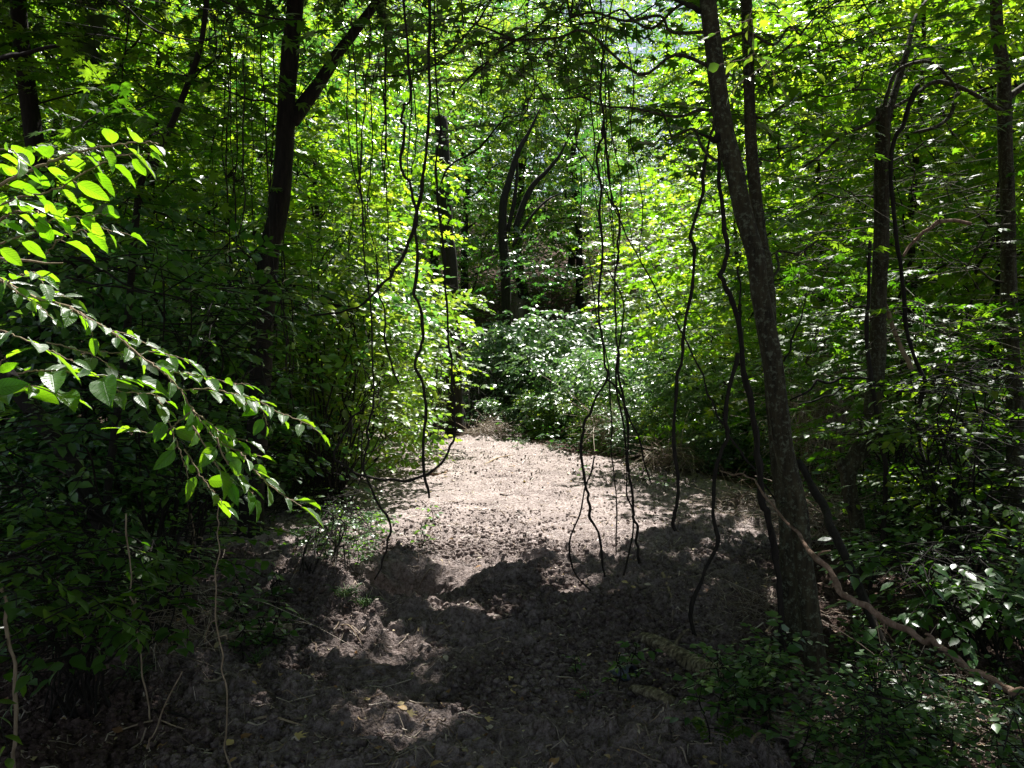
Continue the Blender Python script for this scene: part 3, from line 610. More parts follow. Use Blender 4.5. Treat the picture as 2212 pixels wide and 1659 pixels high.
# ---- hanging vines ------------------------------------------------------------
VINES = []
def vine(label, px, D, wpx, mat='vine', ground=False, name='hanging_vine', cat='vine', group='vines hanging in front of the clearing', extra=(), rough=.34):
    P = path(px, D); Dm = P[:, 1]
    wp = np.interp(np.linspace(0, 1, len(px)), np.linspace(0, 1, np.size(wpx)), np.atleast_1d(wpx))
    Rr = wp/F*Dm/2
    Q, QR = smooth_path(P, Rr, 6)
    Q = Q+np.stack([vnoise(np.arange(len(Q))*.35+D if np.ndim(D) == 0 else np.arange(len(Q))*.35, np.full(len(Q), a+P[0, 0]*9), a)-.5 for a in (1, 2, 3)], 1)*.018
    top = Q[np.argmax(Q[:, 2])]
    if not extra:
        mb = MB(); tube(mb, Q, QR, 8, rough, len(VINES), .12)
        o = mb.build(name, G[mat], None, smooth=True, origin=Q[0]); tag(o, label, cat, group)
    else:
        o = thing(name, label, cat, Q[0], group)
        mb = MB(); tube(mb, Q, QR, 8, rough, len(VINES), .12); mb.build('main_stem', G[mat], o, smooth=True)
        for (epx, eD, ew) in extra:
            EP = path(epx, eD); q, r = smooth_path(EP, np.linspace(*(np.array(ew)/F*np.mean(EP[:, 1])/2), len(EP)), 6); mb = MB(); tube(mb, q, r, 7, rough, 5, .1); mb.build('side_stem', G[mat], o, smooth=True)
    VINES.append(o); return o
vine('thick dark vine sweeping down and curving off to the left', Z_(1, 0, (560, -300), (570, 100), (565, 300), (570, 560), (560, 800), (550, 1000), (535, 1150), (505, 1300), (485, 1400), (465, 1480), (430, 1590))
     + Z_(1, 1, (390, 30), (330, 110), (230, 220), (120, 320), (0, 362))+[(700, 677), (655, 680)], 4.4, [6.5, 6, 7, 6.5, 5, 3])
vine('wavy vine with a free end hanging over the left half of the clearing', Z_(1, 0, (400, -100), (430, 360), (437, 640), (400, 690), (390, 780), (408, 830), (395, 1000), (390, 1100), (440, 1180), (470, 1300), (492, 1430), (475, 1500), (490, 1620))
     + Z_(1, 1, (487, 150), (470, 240), (500, 290), (530, 400), (530, 520), (510, 600), (480, 720), (520, 820), (545, 920), (540, 1100), (527, 1200), (540, 1420), (570, 1565)), 4.2, [4.5, 5.5, 6, 6.5, 6, 5.5])
vine('long vine looping in a U above the soil and back up left', Z_(1, 0, (600, -200), (605, 380), (620, 640), (640, 850), (612, 1000), (620, 1200), (640, 1400), (658, 1550))
     + Z_(1, 1, (672, 50), (685, 400), (690, 560), (715, 700), (727, 900), (735, 1100), (725, 1180), (690, 1290), (600, 1380), (480, 1440), (380, 1452), (250, 1445), (130, 1420), (0, 1345))+[(722, 985), (735, 950), (760, 905), (790, 878)], 4.5, [3, 4, 4.5, 4.5, 5.5, 6, 5, 4])
vine('short dark vine between the fork and the sweeping vine', Z_(1, 0, (290, 300), (285, 560), (280, 700), (290, 960), (310, 1090)), 4.6, [4, 4, 2])
vine('thin crooked vine ending left of the soil', Z_(1, 0, (70, 100), (90, 500), (110, 1000), (140, 1350), (150, 1659))+Z_(1, 1, (160, 120), (190, 300), (205, 800), (212, 970), (180, 1080), (170, 1200), (150, 1380), (200, 1540), (270, 1659))
     + Z_(1, 2, (300, 40), (315, 110), (300, 220), (260, 350), (215, 440)), 4.0, [2.5, 3, 4, 4.5, 3])
vine('slim vine beside the lit leaves, left of the wavy vine', Z_(1, 1, (230, 0), (240, 230), (280, 330), (285, 520), (320, 680), (370, 830)), 4.6, [2, 4, 3])
vine('knotted vine that splits in two legs above the soil', Z_(1, 0, (1800, -100), (1740, 100), (1720, 250), (1690, 400), (1672, 600), (1700, 800), (1680, 900), (1650, 1000), (1680, 1200), (1672, 1400), (1692, 1659))
     + Z_(1, 1, (1668, 300), (1690, 500), (1715, 700), (1718, 795), (1650, 920), (1600, 1030), (1570, 1130), (1550, 1220), (1580, 1480), (1600, 1560))+Z_(1, 2, (1610, 20), (1655, 130), (1690, 270), (1700, 425)), 4.7, [3, 4, 4.5, 4.5, 5, 5.5, 5],
     extra=[(Z_(1, 1, (1718, 795), (1780, 850), (1830, 950), (1880, 1080), (1930, 1180), (1960, 1330), (2008, 1478)), 4.7, (5, 3)),
            (Z_(1, 1, (1640, 1300), (1620, 1400), (1580, 1500), (1550, 1659))+Z_(1, 2, (1480, 180), (1490, 330), (1530, 420), (1620, 510), (1700, 548), (1850, 530), (1980, 490)), 4.9, (3.5, 3))])
vine('twin strand vine with a fork at its foot, right of the knotted one', Z_(1, 0, (1690, 780), (1720, 1000), (1760, 1300), (1800, 1400), (1790, 1600))+Z_(1, 1, (1800, 0), (1770, 130), (1770, 350), (1790, 600), (1800, 780), (1840, 950), (1862, 1200), (1858, 1400), (1885, 1500), (1888, 1659))
     + Z_(1, 2, (1895, 40), (1918, 90), (1905, 170), (1922, 260), (1940, 330)), 4.8, [3, 4, 5, 5.5],
     extra=[(Z_(1, 1, (1730, 90), (1790, 200), (1832, 330), (1810, 520), (1780, 720), (1790, 900), (1830, 1100), (1850, 1380), (1850, 1550), (1885, 1640))+Z_(1, 2, (1890, 130), (1860, 280), (1830, 410)), 4.85, (3, 4))])
vine('hair thin straight vine in the middle of the clearing', Z_(1, 1, (1600, -60), (1625, 150), (1660, 400), (1730, 700), (1745, 1000), (1752, 1300), (1775, 1500))+Z_(1, 2, (1780, 0), (1780, 275)), 4.9, [2, 2.5, 3, 2.5])
vine('long slanting vine running from upper middle down to the leaning trunk', Z_(1, 0, (1240, 500), (1330, 650), (1450, 850), (1600, 1050), (1700, 1210), (1790, 1400), (1880, 1590))+Z_(1, 1, (2000, 150), (2100, 330), (2200, 480))
     + Z_(2, 1, (20, 530), (60, 640), (130, 780), (170, 900), (220, 1010), (270, 1100), (300, 1170), (400, 1300), (500, 1450), (640, 1640)), [5.4, 5, 4.3], [2, 2.5, 3.5, 4, 4])
vine('vine hanging from the broken knot to a ragged tip over the soil', Z_(2, 0, (200, 780), (180, 900), (150, 1050), (130, 1200), (100, 1380), (50, 1520), (70, 1600))+Z_(2, 1, (65, 200), (20, 400), (0, 560))
     + Z_(1, 1, (2205, 700), (2175, 800), (2165, 1000), (2160, 1200), (2180, 1500), (2167, 1659))+Z_(1, 2, (2150, 60), (2160, 118)), 4.3, [5, 6, 6.5, 6, 7, 6])
vine('thickest hanging vine, running down beside the leaning trunk to the ground', Z_(2, 0, (225, 860), (235, 1100), (260, 1300), (275, 1500))+Z_(2, 1, (288, 0), (270, 80), (245, 130), (300, 220), (350, 350), (372, 500), (390, 650), (400, 800), (440, 950), (480, 1180), (500, 1400), (520, 1600))
     + Z_(2, 2, (550, 0), (570, 100), (600, 300), (622, 500), (640, 700), (650, 900), (655, 1100), (600, 1310)), 3.9, [6, 8, 10, 11, 12, 12, 12, 10])
vine('vine leaning from the thick vine to the soil with a curled foot', Z_(2, 1, (360, 620), (320, 780), (290, 920), (280, 1100), (298, 1170), (240, 1280), (212, 1400), (200, 1659))+Z_(2, 2, (222, 190), (150, 380), (60, 600), (80, 780), (120, 920), (135, 1000)), 4.1, [8, 8, 7, 7.5, 8, 7])
vine('thin straight vine pressed against the left side of the leaning trunk', Z_(2, 1, (368, 60), (372, 300), (395, 600), (400, 760)), 3.75, [4, 5, 4])
vine('crooked vine hanging at right with a bare pale tip', Z_(2, 0, (1530, 550), (1480, 650), (1430, 800), (1370, 900), (1350, 1050), (1360, 1300), (1390, 1600))+Z_(2, 1, (1410, 0), (1435, 250), (1450, 450), (1480, 600), (1530, 730), (1572, 800), (1550, 900), (1520, 1050), (1540, 1200), (1545, 1290), (1612, 1370), (1600, 1420), (1575, 1480)), 5.2, [8, 9, 8, 8, 9, 8, 7], mat='dark')
vine('dark vine climbing alongside the kinked trunk', Z_(2, 1, (1215, -100), (1210, 300), (1195, 500), (1230, 800), (1255, 1000), (1290, 1200), (1320, 1500))+Z_(2, 2, (1305, 100), (1285, 300), (1215, 480), (1190, 620)), 5.3, [8, 9, 9, 9, 8])
vine('very thick dark vine slanting to the ground behind the fallen pale branch', Z_(2, 1, (740, 1330), (830, 1470), (920, 1620))+Z_(2, 2, (960, 80), (1040, 250), (1110, 400), (1170, 560), (1280, 800), (1400, 1050), (1460, 1210)), [4.6, 4.0, 3.5], [14, 17, 19, 17, 16])
# fallen pale branch
br = vine('long pale fallen branch crossing the undergrowth at lower right', Z_(2, 1, (240, 1400), (330, 1415), (440, 1430), (500, 1500), (620, 1655))+Z_(2, 2, (720, 110), (810, 225), (860, 300), (950, 370), (1000, 450), (1035, 540), (1140, 590), (1250, 650), (1400, 740), (1560, 830), (1640, 850), (1750, 940), (1850, 1020), (2000, 1090), (2100, 1150), (2212, 1165), (2500, 1180)),
          [4.2, 3.2, 2.8, 2.5], [3, 3, 4, 6, 9, 10, 12, 11, 14, 12, 14, 13, 15, 14], mat='brown', name='fallen_branch', cat='branch', group=None, rough=.35,
          extra=[(Z_(2, 2, (1640, 850), (1600, 800), (1570, 790)), 2.78, (9, 5)), (Z_(2, 2, (1250, 650), (1300, 720), (1310, 790)), 2.95, (5, 2)), (Z_(2, 2, (2000, 1090), (1990, 1180), (2010, 1250)), 2.65, (7, 2)), (Z_(2, 2, (860, 300), (900, 260), (960, 250)), 3.2, (5, 2)), (Z_(2, 2, (1850, 1020), (1800, 1030), (1770, 1070)), 2.7, (5, 2))])
# stalks standing at left
vine('stout tan stem at the far left edge', [(-8, 1240)]+Z_(0, 2, (0, 470), (40, 700), (80, 1000), (105, 1300), (92, 1500), (90, 1720)), 2.7, [5, 7, 7.5, 7], mat='tan', name='bare_sapling', cat='sapling', group='bare saplings on the left')
vine('pale wiry stem with side shoots, right of the other stems', [(478, 1080), (472, 1130)]+Z_(0, 2, (1415, 150), (1400, 400), (1400, 600), (1430, 850), (1450, 1050), (1465, 1150), (1455, 1500), (1500, 1680)), 2.8, [2, 2.8, 3.2, 3], mat='tan', name='bare_sapling', cat='sapling', group='bare saplings on the left',
     extra=[(Z_(0, 2, (1410, 700), (1370, 715), (1340, 780), (1325, 850)), 2.8, (2.5, 1.5)), (Z_(0, 2, (1420, 810), (1465, 800), (1470, 830)), 2.8, (2, 1.5))])
vine('dim stem between the tan and the pale one', Z_(0, 2, (880, 550), (895, 850), (930, 1100), (960, 1300), (1000, 1420)), 3.1, [3, 3.5, 3], mat='tan', name='bare_sapling', cat='sapling', group='bare saplings on the left')
vine('short slanting stem broken at its foot', Z_(0, 2, (1180, 1020), (1100, 1180), (1010, 1400), (975, 1480), (960, 1540)), 2.9, [2.5, 3, 5], mat='tan', name='bare_sapling', cat='sapling', group='bare saplings on the left')
vine('dark stem rising through the leaves at left', Z_(0, 2, (820, 0), (835, 300), (850, 550), (855, 650)), 3.0, [3, 3, 2.5], mat='tan', name='bare_sapling', cat='sapling', group='bare saplings on the left')
vine('pale straight stick behind the wiry stem', Z_(0, 2, (1240, 0), (1255, 150), (1300, 170), (1290, 300), (1275, 420)), 4.4, [2.5, 3, 2], mat='tan', name='bare_sapling', cat='sapling', group='bare saplings on the left')

# thin strings in the crowns
def strings(n, cx, ylo, yhi, D, spread, lab, grp, wpx=(1.6, 3.2)):
    xs_ = np.sort(cx+rng.normal(0, spread, n)); OW = ['leftmost', 'second from left', 'third from left', 'fourth from left', 'fifth from left', 'sixth from left', 'seventh from left', 'eighth from left', 'ninth from left', 'tenth from left', 'eleventh from left']
    for q in range(n):
        x = xs_[q]; y0 = ylo+rng.random()*80-60; y1 = yhi-rng.random()*(yhi-ylo)*.45; m = 7
        ys = np.linspace(y0, y1, m); xs = x+np.cumsum(rng.normal(0, 8, m))+rng.normal(0, 22)*np.linspace(-.5, .5, m)
        wv = wpx[0]+rng.random()*(wpx[1]-wpx[0]); d = D*(1+.12*rng.normal())
        vine((OW[q] if q < n-1 else 'rightmost')+' '+lab, list(zip(xs, ys)), d, [wv*.7, wv, wv*.8], group=grp)
strings(11, 525, 60, 780, 6.6, 28, 'stringy vine in the curtain left of the forked trunk', 'stringy vines by the forked trunk')
strings(7, 620, 500, 900, 6.6, 30, 'thin vine dangling below the forked trunk among leaves', 'thin vines under the fork')
strings(9, 1310, 20, 700, 5.2, 30, 'fine vine strand hanging in the tangle above the clearing', 'fine strands above the clearing', (1.5, 2.8))
strings(8, 830, 60, 620, 5.0, 60, 'fine vine strand between the forked trunk and the sweeping vine', 'fine strands right of the fork', (1.5, 2.8))
strings(6, 1100, 0, 420, 5.0, 100, 'fine vine strand hanging high in the middle of the view', 'fine strands at top middle', (1.2, 2.4))

# crossing thin branches at the top
for (lab, px, D, wv) in [
    ('long thin bough curving up to the right at top middle', Z_(1, 0, (100, 490), (350, 490), (560, 440), (750, 290), (870, 150), (960, 20), (1000, -60)), 5.2, [3, 4, 4, 3]),
    ('long thin bough crossing the other at top middle', Z_(1, 0, (750, 600), (830, 500), (1000, 350), (1200, 220), (1350, 110), (1450, 10), (1500, -60)), 5.2, [2.5, 4, 4, 4]),
    ('forked bough against the dark hollow behind the snag', Z_(1, 0, (640, 1200), (680, 1100), (760, 1040), (880, 970), (960, 880), (1050, 780), (1150, 740)), 6, [3, 4, 4, 3]),
    ('bough arching down from the top left corner', Z_(0, 0, (770, 0), (870, 90), (960, 160), (1060, 220), (1160, 250), (1350, 260)), 5.5, [3, 4, 4, 2]),
    ('bough at the left edge pointing right', Z_(0, 0, (-60, 400), (60, 370), (200, 340), (330, 300), (440, 295)), 5.5, [8, 9, 8, 4]),
    ('bough near the top edge left of the sky gap', Z_(0, 0, (1430, 0), (1560, 60), (1650, 90), (1800, 130), (1980, 120)), 5.5, [4, 4, 3]),
    ('dark bough bending round the sky gap', Z_(1, 0, (1730, 110), (1850, 130), (1950, 90), (2030, 20), (2060, -60)), 5.6, [3, 3, 3]),
    ('bough leaving the leaning trunk near the top edge', Z_(2, 0, (130, 90), (60, 50), (0, 10), (-150, -60)), 3.9, [9, 8, 6]),
    ('broken snub branch on the leaning trunk', Z_(2, 0, (300, 900), (240, 905), (190, 890), (110, 870)), 3.75, [30, 20, 8, 4]),
    ('reddish crooked branch below the arching bough at right', Z_(2, 0, (1430, 1659), (1500, 1560), (1600, 1480), (1680, 1430), (1860, 1445)), 5.6, [6, 8, 9, 8]),
    ('pale slanting stem behind the crooked hanging vine', Z_(2, 1, (1300, 250), (1370, 480), (1430, 630), (1480, 730)), 5.8, [8, 10, 9]),
    ('jagged bough reaching left from the kinked trunk', Z_(2, 1, (1215, 790), (1080, 790), (940, 820), (880, 800), (830, 860), (700, 930)), 5.3, [4, 5, 5, 3]),
    ('smaller bough under the jagged one', Z_(2, 1, (1050, 850), (960, 900), (860, 930), (750, 970)), 5.2, [3, 4, 3]),
    ('slim straight twig by the leaning trunk', Z_(2, 1, (650, 680), (700, 580), (750, 430), (810, 230)), 4.5, [4, 4, 2]),
    ('dark bough over the dim leaves at left', Z_(0, 1, (200, 100), (420, 130), (600, 170), (780, 200), (960, 235)), 3.6, [5, 5, 4, 3]),
    ('second dark bough, just above the first, at left', Z_(0, 1, (460, 0), (600, 60), (700, 110), (900, 220), (1130, 260), (1300, 340)), 3.8, [5, 5, 4, 3]),
    ('pale dead twig at the left edge', Z_(0, 1, (-60, 0), (100, 20), (240, 40), (410, 50)), 2.0, [4, 5, 3]),
]:
    vine(lab, px, D, wv, mat='tan' if ('pale' in lab) else 'brown' if 'reddish' in lab else 'dark', name='bough' if 'twig' not in lab else 'bare_twig', cat='branch', group='boughs crossing the view')
# ------------------------------------------------------------------ woods beyond: prototype trees, each copied with its trunk, limbs and crown
def proto_tree(name, h, spread, nblob, nspray, k, size, kind, leafm, bark, tr, low=.2, tilt=.45, leng=.6, lean=(0, 0), stems=1, flat=.45, lab='', br=(.24, .17)):
    root = thing(name, lab, 'tree')
    L = Leaves(); tm = MB(); lm = MB(); tops = []
    for s in range(stems):
        a = s/stems*6.28+.6; off = np.array([math.cos(a), math.sin(a), 0])*(0 if stems == 1 else 1)
        n = 7; t = np.linspace(0, 1, n)[:, None]
        P = off*.12+np.array([[0, 0, -.3]])+t*np.array([[lean[0]*h, lean[1]*h, h*.96]])+off*(t**1.2)*h*.22*(stems > 1)
        P[1:-1] += rng.normal(0, .03*h/3, (n-2, 3))*np.array([1, 1, .2])
        Q, QR = smooth_path(P, tr*np.linspace(1.15, .22, n)/max(1, stems**.5), 4); tube(tm, Q, QR, 10, .12, s, .05); tops.append((Q, QR))
    for b in range(nblob):
        Q, QR = tops[b % stems]
        zf = low+(1-low)*((b+.5)/nblob)**.9; kk = int(np.clip(zf*.85, 0, .97)*(len(Q)-1))
        a = b*2.4+rng.normal(0, .4); rr = spread*(.35+.65*math.sin(math.pi*min(1, .25+.75*(1-zf)+.1)))*(.5+.5*rng.random())
        c = Q[kk]+np.array([math.cos(a)*rr, math.sin(a)*rr, h*.1*rng.random()])
        r = np.array([1, 1, .62])*h*(br[0]*.5+br[1]*.5*rng.random())
        pts = spray_ball(L, None, nspray, c, r, leng, k, size, flat=flat, tilt=tilt, roll=.4, droop=.25)
        limb(tm, Q[max(0, kk-2)], c, max(QR[kk]*.4, .02), .012, n=5, sides=5)
        for s_ in pts[:4]: limb(tm, c, s_, .012, .005, n=4, sides=3)
    tm.build('trunk', bark, root, smooth=True)
    L.build('crown', kind, leafm, root, gap=False)
    return root
def drop_gap_copy(): pass
PR = {}
PR['tall'] = proto_tree('tall_tree', 13, 2.6, 15, 92, 10, .135, 'diamond', G['bg'], G['dark'], .16, low=.16)
PR['pale'] = proto_tree('pale_tree', 12, 2.8, 15, 92, 10, .14, 'diamond', G['lime'], G['dark'], .13, low=.12)
PR['cool'] = proto_tree('blue_green_tree', 14, 2.8, 15, 92, 10, .14, 'diamond', G['cool'], G['dark'], .18, low=.16)
PR['maple'] = proto_tree('young_maple', 8.5, 2.0, 12, 74, 9, .12, 'maple_small', G['bg'], G['dark'], .07, low=.12, tilt=.3, flat=.25)
PR['shrub'] = proto_tree('broad_shrub', 3.4, 1.1, 11, 54, 9, .095, 'ovate', G['lime'], G['dark'], .035, low=.12, stems=4, leng=.45, br=(.30, .24))
PR['dshrub'] = proto_tree('dark_shrub', 3.2, 1.2, 11, 60, 9, .085, 'ovate', G['cool'], G['dark'], .035, low=.12, stems=4, leng=.45, br=(.30, .24))
PR['cshrub'] = proto_tree('sunpale_shrub', 3.2, 1.2, 11, 54, 9, .115, 'ovate', G['sunpale'], G['dark'], .035, low=.12, stems=4, leng=.45, br=(.30, .24))
first = {}
def landmark(px):
    for lim, ph in [(120, 'at the left edge of the view'), (330, 'behind the upper left maples'), (500, 'behind the curtain of stringy vines'), (640, 'behind the forked trunk'), (790, 'just right of the forked trunk'), (900, 'left of the sweeping vine'),
                    (1010, 'behind the leafy snag'), (1160, 'behind the many stemmed tree'), (1290, 'left of the knotted vine'), (1400, 'behind the twin strand vine'), (1500, 'under the sky gap'), (1640, 'just left of the leaning trunk'),
                    (1760, 'just right of the leaning trunk'), (1900, 'left of the kinked trunk'), (2040, 'right of the kinked trunk'), (2160, 'beside the mottled right trunk')]:
        if px < lim: return ph
    return 'beyond the right edge trunk'
def depthword(D): return 'in the first rows of the wood' if D < 34 else 'in the middle of the wood' if D < 48 else 'far back in the wood' if D < 60 else 'in the last row of the wood'
def plant(kind, px, D, s=1., label=None, group=None, rz=None, x=None):
    X_ = (px-1106)/F*D if x is None else x
    z = H1(np.array([X_]), np.array([D]))[0]-.03
    rz = rng.random()*6.28 if rz is None else rz
    if kind not in first:
        first[kind] = 1; r = PR[kind]; r.location = (X_, D, z); r.rotation_euler = (0, 0, rz); r.scale = (s, s, s); tag(r, label, None, group); return r
    return copy_thing(PR[kind], (X_, D, z), rz, s, label, group)
plant('cshrub', 1225, 17.3, .9, 'rounded sunlit shrub at the back edge of the soil, left of the knotted vine', 'sunlit shrubs behind the clearing')
plant('cshrub', 1170, 20.3, 1.25, 'taller sun-paled shrub behind the rounded one, below the many stemmed tree', 'sunlit shrubs behind the clearing')
plant('cshrub', 1390, 15.6, .85, 'sun-paled shrub straight behind the twin strand vine', 'sunlit shrubs behind the clearing')
plant('cshrub', 1330, 20.5, 1.3, 'sun-paled shrub rising behind the gap between the two knotted vines', 'sunlit shrubs behind the clearing')
plant('cshrub', 1500, 14.2, .85, 'sun-paled shrub left of the leaning trunk at the back of the soil', 'sunlit shrubs behind the clearing')
plant('cshrub', 1600, 12.2, .72, 'cool green shrub showing between the thick vine and the leaning trunk', 'sunlit shrubs behind the clearing')
plant('shrub', 1500, 22, 1.6, 'tall bright shrub behind the sun-paled one near the leaning trunk', 'sunlit shrubs behind the clearing')
plant('cshrub', 1060, 21.5, 1.25, 'dim shrub beside the dark hollow at the back of the soil', 'sunlit shrubs behind the clearing')
plant('shrub', 890, 17.5, .75, 'yellow green shrub with an arching spray over the dark hollow', 'sunlit shrubs behind the clearing')
plant('maple', 1420, 15.8+8, 0.9, 'slim young maple with yellow tips behind the sun-paled shrubs', 'young maples round the clearing')
plant('maple', 1600, 12.5, .75, 'young maple with yellow lit leaves left of the leaning trunk', 'young maples round the clearing')
for px, D, s in [(1290, 15.2, .42), (1370, 13.6, .40), (1450, 12.9, .42), (1540, 11.6, .36), (1180, 17.3, .42), (1090, 18.6, .4)]:
    plant('shrub' if s > .41 else 'cshrub', px, D, s, 'low bush at the back edge of the soil, '+landmark(px), 'low bushes at the back edge of the soil')
# left flank, lit from the clearing
plant('shrub', 760, 11.8, 1.15, 'leafy lit shrub overhanging the left side of the soil', 'shrubs along the left of the clearing')
plant('shrub', 590, 10.2, 1.05, 'lit shrub behind the pale drooping twig tips on the left', 'shrubs along the left of the clearing')
plant('maple', 700, 13.0, .95, 'slim lit maple behind the overhanging shrub', 'young maples round the clearing')
plant('maple', 640, 15.5, 1.0, 'young maple between the snag and the forked trunk', 'young maples round the clearing')
plant('shrub', 560, 9.5, 1.2, 'dim shrub round the foot of the forked trunk', 'shrubs along the left of the clearing')
plant('dshrub', 420, 8.5, 1.15, 'dark shrub left of the forked trunk', 'shrubs along the left of the clearing')
plant('dshrub', 230, 7.6, 1.2, 'dark shrub behind the big drooping twigs at left', 'shrubs along the left of the clearing')
plant('dshrub', 30, 7.4, 1.3, 'dark shrub at the left edge of the view', 'shrubs along the left of the clearing')
for px, D, kd, s, lab in [(120, 12, 'pale', .8, 'bright tree in the gap at the upper left corner'), (330, 11, 'maple', 1.1, 'maple filling the space left of the stringy vines'), (480, 13.5, 'cool', .85, 'bluish tree behind the stringy vines'),
                          (-60, 10, 'maple', 1.1, 'maple cut by the left edge of the view'), (600, 17, 'tall', .95, 'tall tree behind the fork'), (840, 22, 'cool', .9, 'bluish tree between the fork and the snag'),
                          (700, 24, 'cool', 1.0, 'blue green tree behind the fork'), (250, 17, 'tall', 1.0, 'tall tree behind the leaning sapling'), (20, 17, 'cool', 1.0, 'blue green tree behind the left edge foliage'),
                          (1780, 11.5, 'maple', 1.0, 'maple straight behind the kinked trunk'), (1960, 10.0, 'maple', 1.0, 'maple behind the arching bough'), (2150, 9.5, 'maple', 1.05, 'maple behind the mottled right trunk'),
                          (1870, 15.5, 'pale', .9, 'bright tree filling the gap right of the kinked trunk'), (2080, 14, 'pale', .95, 'bright tree behind the mottled right trunk'), (2280, 12, 'tall', .9, 'tall tree cut by the right edge'),
                          (1690, 16, 'maple', 1.1, 'maple between the leaning trunk and the kinked trunk'), (1740, 21, 'tall', .95, 'tall tree far behind the kinked trunk')]:
    plant(kd, px, D, s, lab, 'trees flanking the clearing')
k_ = 0
for D, ps in [(29.5, [470, 760, 1000, 1720, 1990, 2260]), (31, [1120, 1260, 1400, 1560]), (37, [60, 380, 660, 930, 1200, 1480, 1760, 2080]), (43, [-40, 230, 520, 800, 1060, 1320, 1600, 1890, 2200]),
              (54, [80, 330, 600, 850, 1110, 1350, 1620, 1880, 2120]), (68, [-50, 200, 450, 700, 950, 1200, 1450, 1700, 1950, 2200])]:
    for px in ps:
        kd = (['pale', 'cool', 'pale', 'tall', 'cool'] if 950 < px < 1650 else ['tall', 'pale', 'cool', 'tall', 'pale'])[k_ % 5]; k_ += 1
        s = (1.25 if D < 33 else 1.1 if D < 40 else 1.45 if D < 60 else 1.8)*(.9+.25*rng.random())*(.55 if 1310 < px < 1470 else 1)
        lab = {'tall': 'deep green tree ', 'pale': 'yellowish tree ', 'cool': 'bluish tree '}[kd]+depthword(D)+', '+landmark(px)
        plant(kd, px+rng.normal(0, 20), D*(1+.05*rng.normal()), s, lab, {'tall': 'deep green trees of the wood', 'pale': 'yellow green trees of the wood', 'cool': 'blue green trees of the wood'}[kd])

# snag and many stemmed tree
PS = path(Z_(1, 1, (720, 500), (710, 200), (695, 0))+Z_(1, 0, (680, 1500), (665, 1200), (655, 1000), (650, 880), (640, 760)), 18.0)
big_tree('ivy_clad_snag', 'dark dead standing trunk clothed in leaves, at the back left of the clearing', 'tree', PS, [.19, .18, .17, .16, .14], G['dark'],
         [px+(n,) for px, n in [(px_ball(955, 280, 18, 45, 55, .5), 26), (px_ball(940, 380, 17.8, 25, 60, .3), 10)]], 'ovate', G['cool'], leng=.35, k=9, size=.11, seed=31, limbs=False)
PA = path(Z_(1, 1, (1070, 480), (1065, 150), (1055, 0))+Z_(1, 0, (1045, 1500), (1050, 1320), (1085, 1180), (1150, 980), (1220, 850), (1290, 700)), 22.0)
st = [('stem', path(Z_(1, 0, (1130, 1480), (1190, 1300), (1250, 1190), (1350, 1090), (1440, 960), (1490, 800)), 22), [.10, .08, .05, .01]), ('stem', path(Z_(1, 0, (1080, 1500), (1120, 1300), (1140, 1100), (1130, 900)), 22), [.07, .05, .01]),
      ('stem', path(Z_(1, 0, (1110, 1600), (1220, 1420), (1330, 1300), (1450, 1240)), 22), [.05, .04, .01])]
big_tree('many_stemmed_tree', 'dark tree dividing into several slanting stems behind the middle of the clearing', 'tree', PA, [.15, .14, .12, .08, .02], G['dark'],
         [px+(n,) for px, n in [(px_ball(1180, 540, 21.5, 150, 60, 1.), 60), (px_ball(1250, 420, 22.5, 120, 60, 1.), 40), (px_ball(1120, 600, 21.0, 100, 50, 1.), 40), (px_ball(1300, 330, 22, 90, 80, 1.), 40), (px_ball(1400, 430, 21.5, 80, 60, .8), 26)]], 'ovate', G['cool'], leng=.5, k=10, size=.13, seed=33, extra=st)

# ------------------------------------------------------------------ lit shrub at the left rim of the soil, near enough to show its stems
def leafy_shrub(name, label, base_px, D, stems, blobs, kind, leafm, bark, size, k=8, leng=.35, gap=True, cat='shrub', sr=.011, **kw):
    b = ground_at(*base_px) if D is None else np.array([(base_px[0]-1106)/F*D, D, 0]); b[2] = Hs(b[0], b[1])[0]
    root = thing(name, label, cat, b); sm = MB(); L = Leaves(); tw = MB()
    for (c, r, n) in blobs:
        pts = spray_ball(L, tw, n, c, r, leng, k, size, **kw)
        for q in range(stems):
            o = b+np.array([rng.normal(0, .07), rng.normal(0, .07), -.05]); e = pts[rng.integers(len(pts))]
            limb(sm, o, e, sr*(.7+.6*rng.random()), .003, sag=.15, n=6, wob=.05, sides=5)
    sm.build('stems', bark, root, smooth=True); finish(root, L, tw, kind, leafm, bark, gap, nm='leaves'); return root
leafy_shrub('overhanging_shrub', 'bright sunlit bush hanging over the left edge of the soil', (715, 1100), 8.4, 5,
            [px_ball(*a)+(n,) for a, n in [((800, 700, 9.4, 110, 120, .8), 60), ((855, 820, 9.6, 75, 110, .7), 46), ((800, 890, 8.8, 90, 60, .6), 34), ((700, 560, 9.4, 120, 120, .8), 54), ((800, 620, 9.8, 70, 90, .7), 34), ((650, 760, 9, 100, 150, .8), 46), ((760, 480, 9.8, 100, 120, .8), 44)]],
            'ovate', G['lime'], G['dark'], .088, k=8, gap=False, tilt=.4, droop=.2, leng=.4)
leafy_shrub('arching_shrub', 'yellowish sprays arching over the dark hollow behind the U shaped vine', (930, 940), 15.5, 5,
            [px_ball(*a)+(n,) for a, n in [((980, 650, 15, 60, 40, .6), 26), ((960, 730, 15, 60, 40, .6), 24), ((900, 700, 15.3, 50, 80, .6), 28), ((985, 770, 15.3, 40, 25, .5), 10)]],
            'ovate', G['lime'], G['dark'], .10, k=8, gap=False, droop=.25, leng=.4)
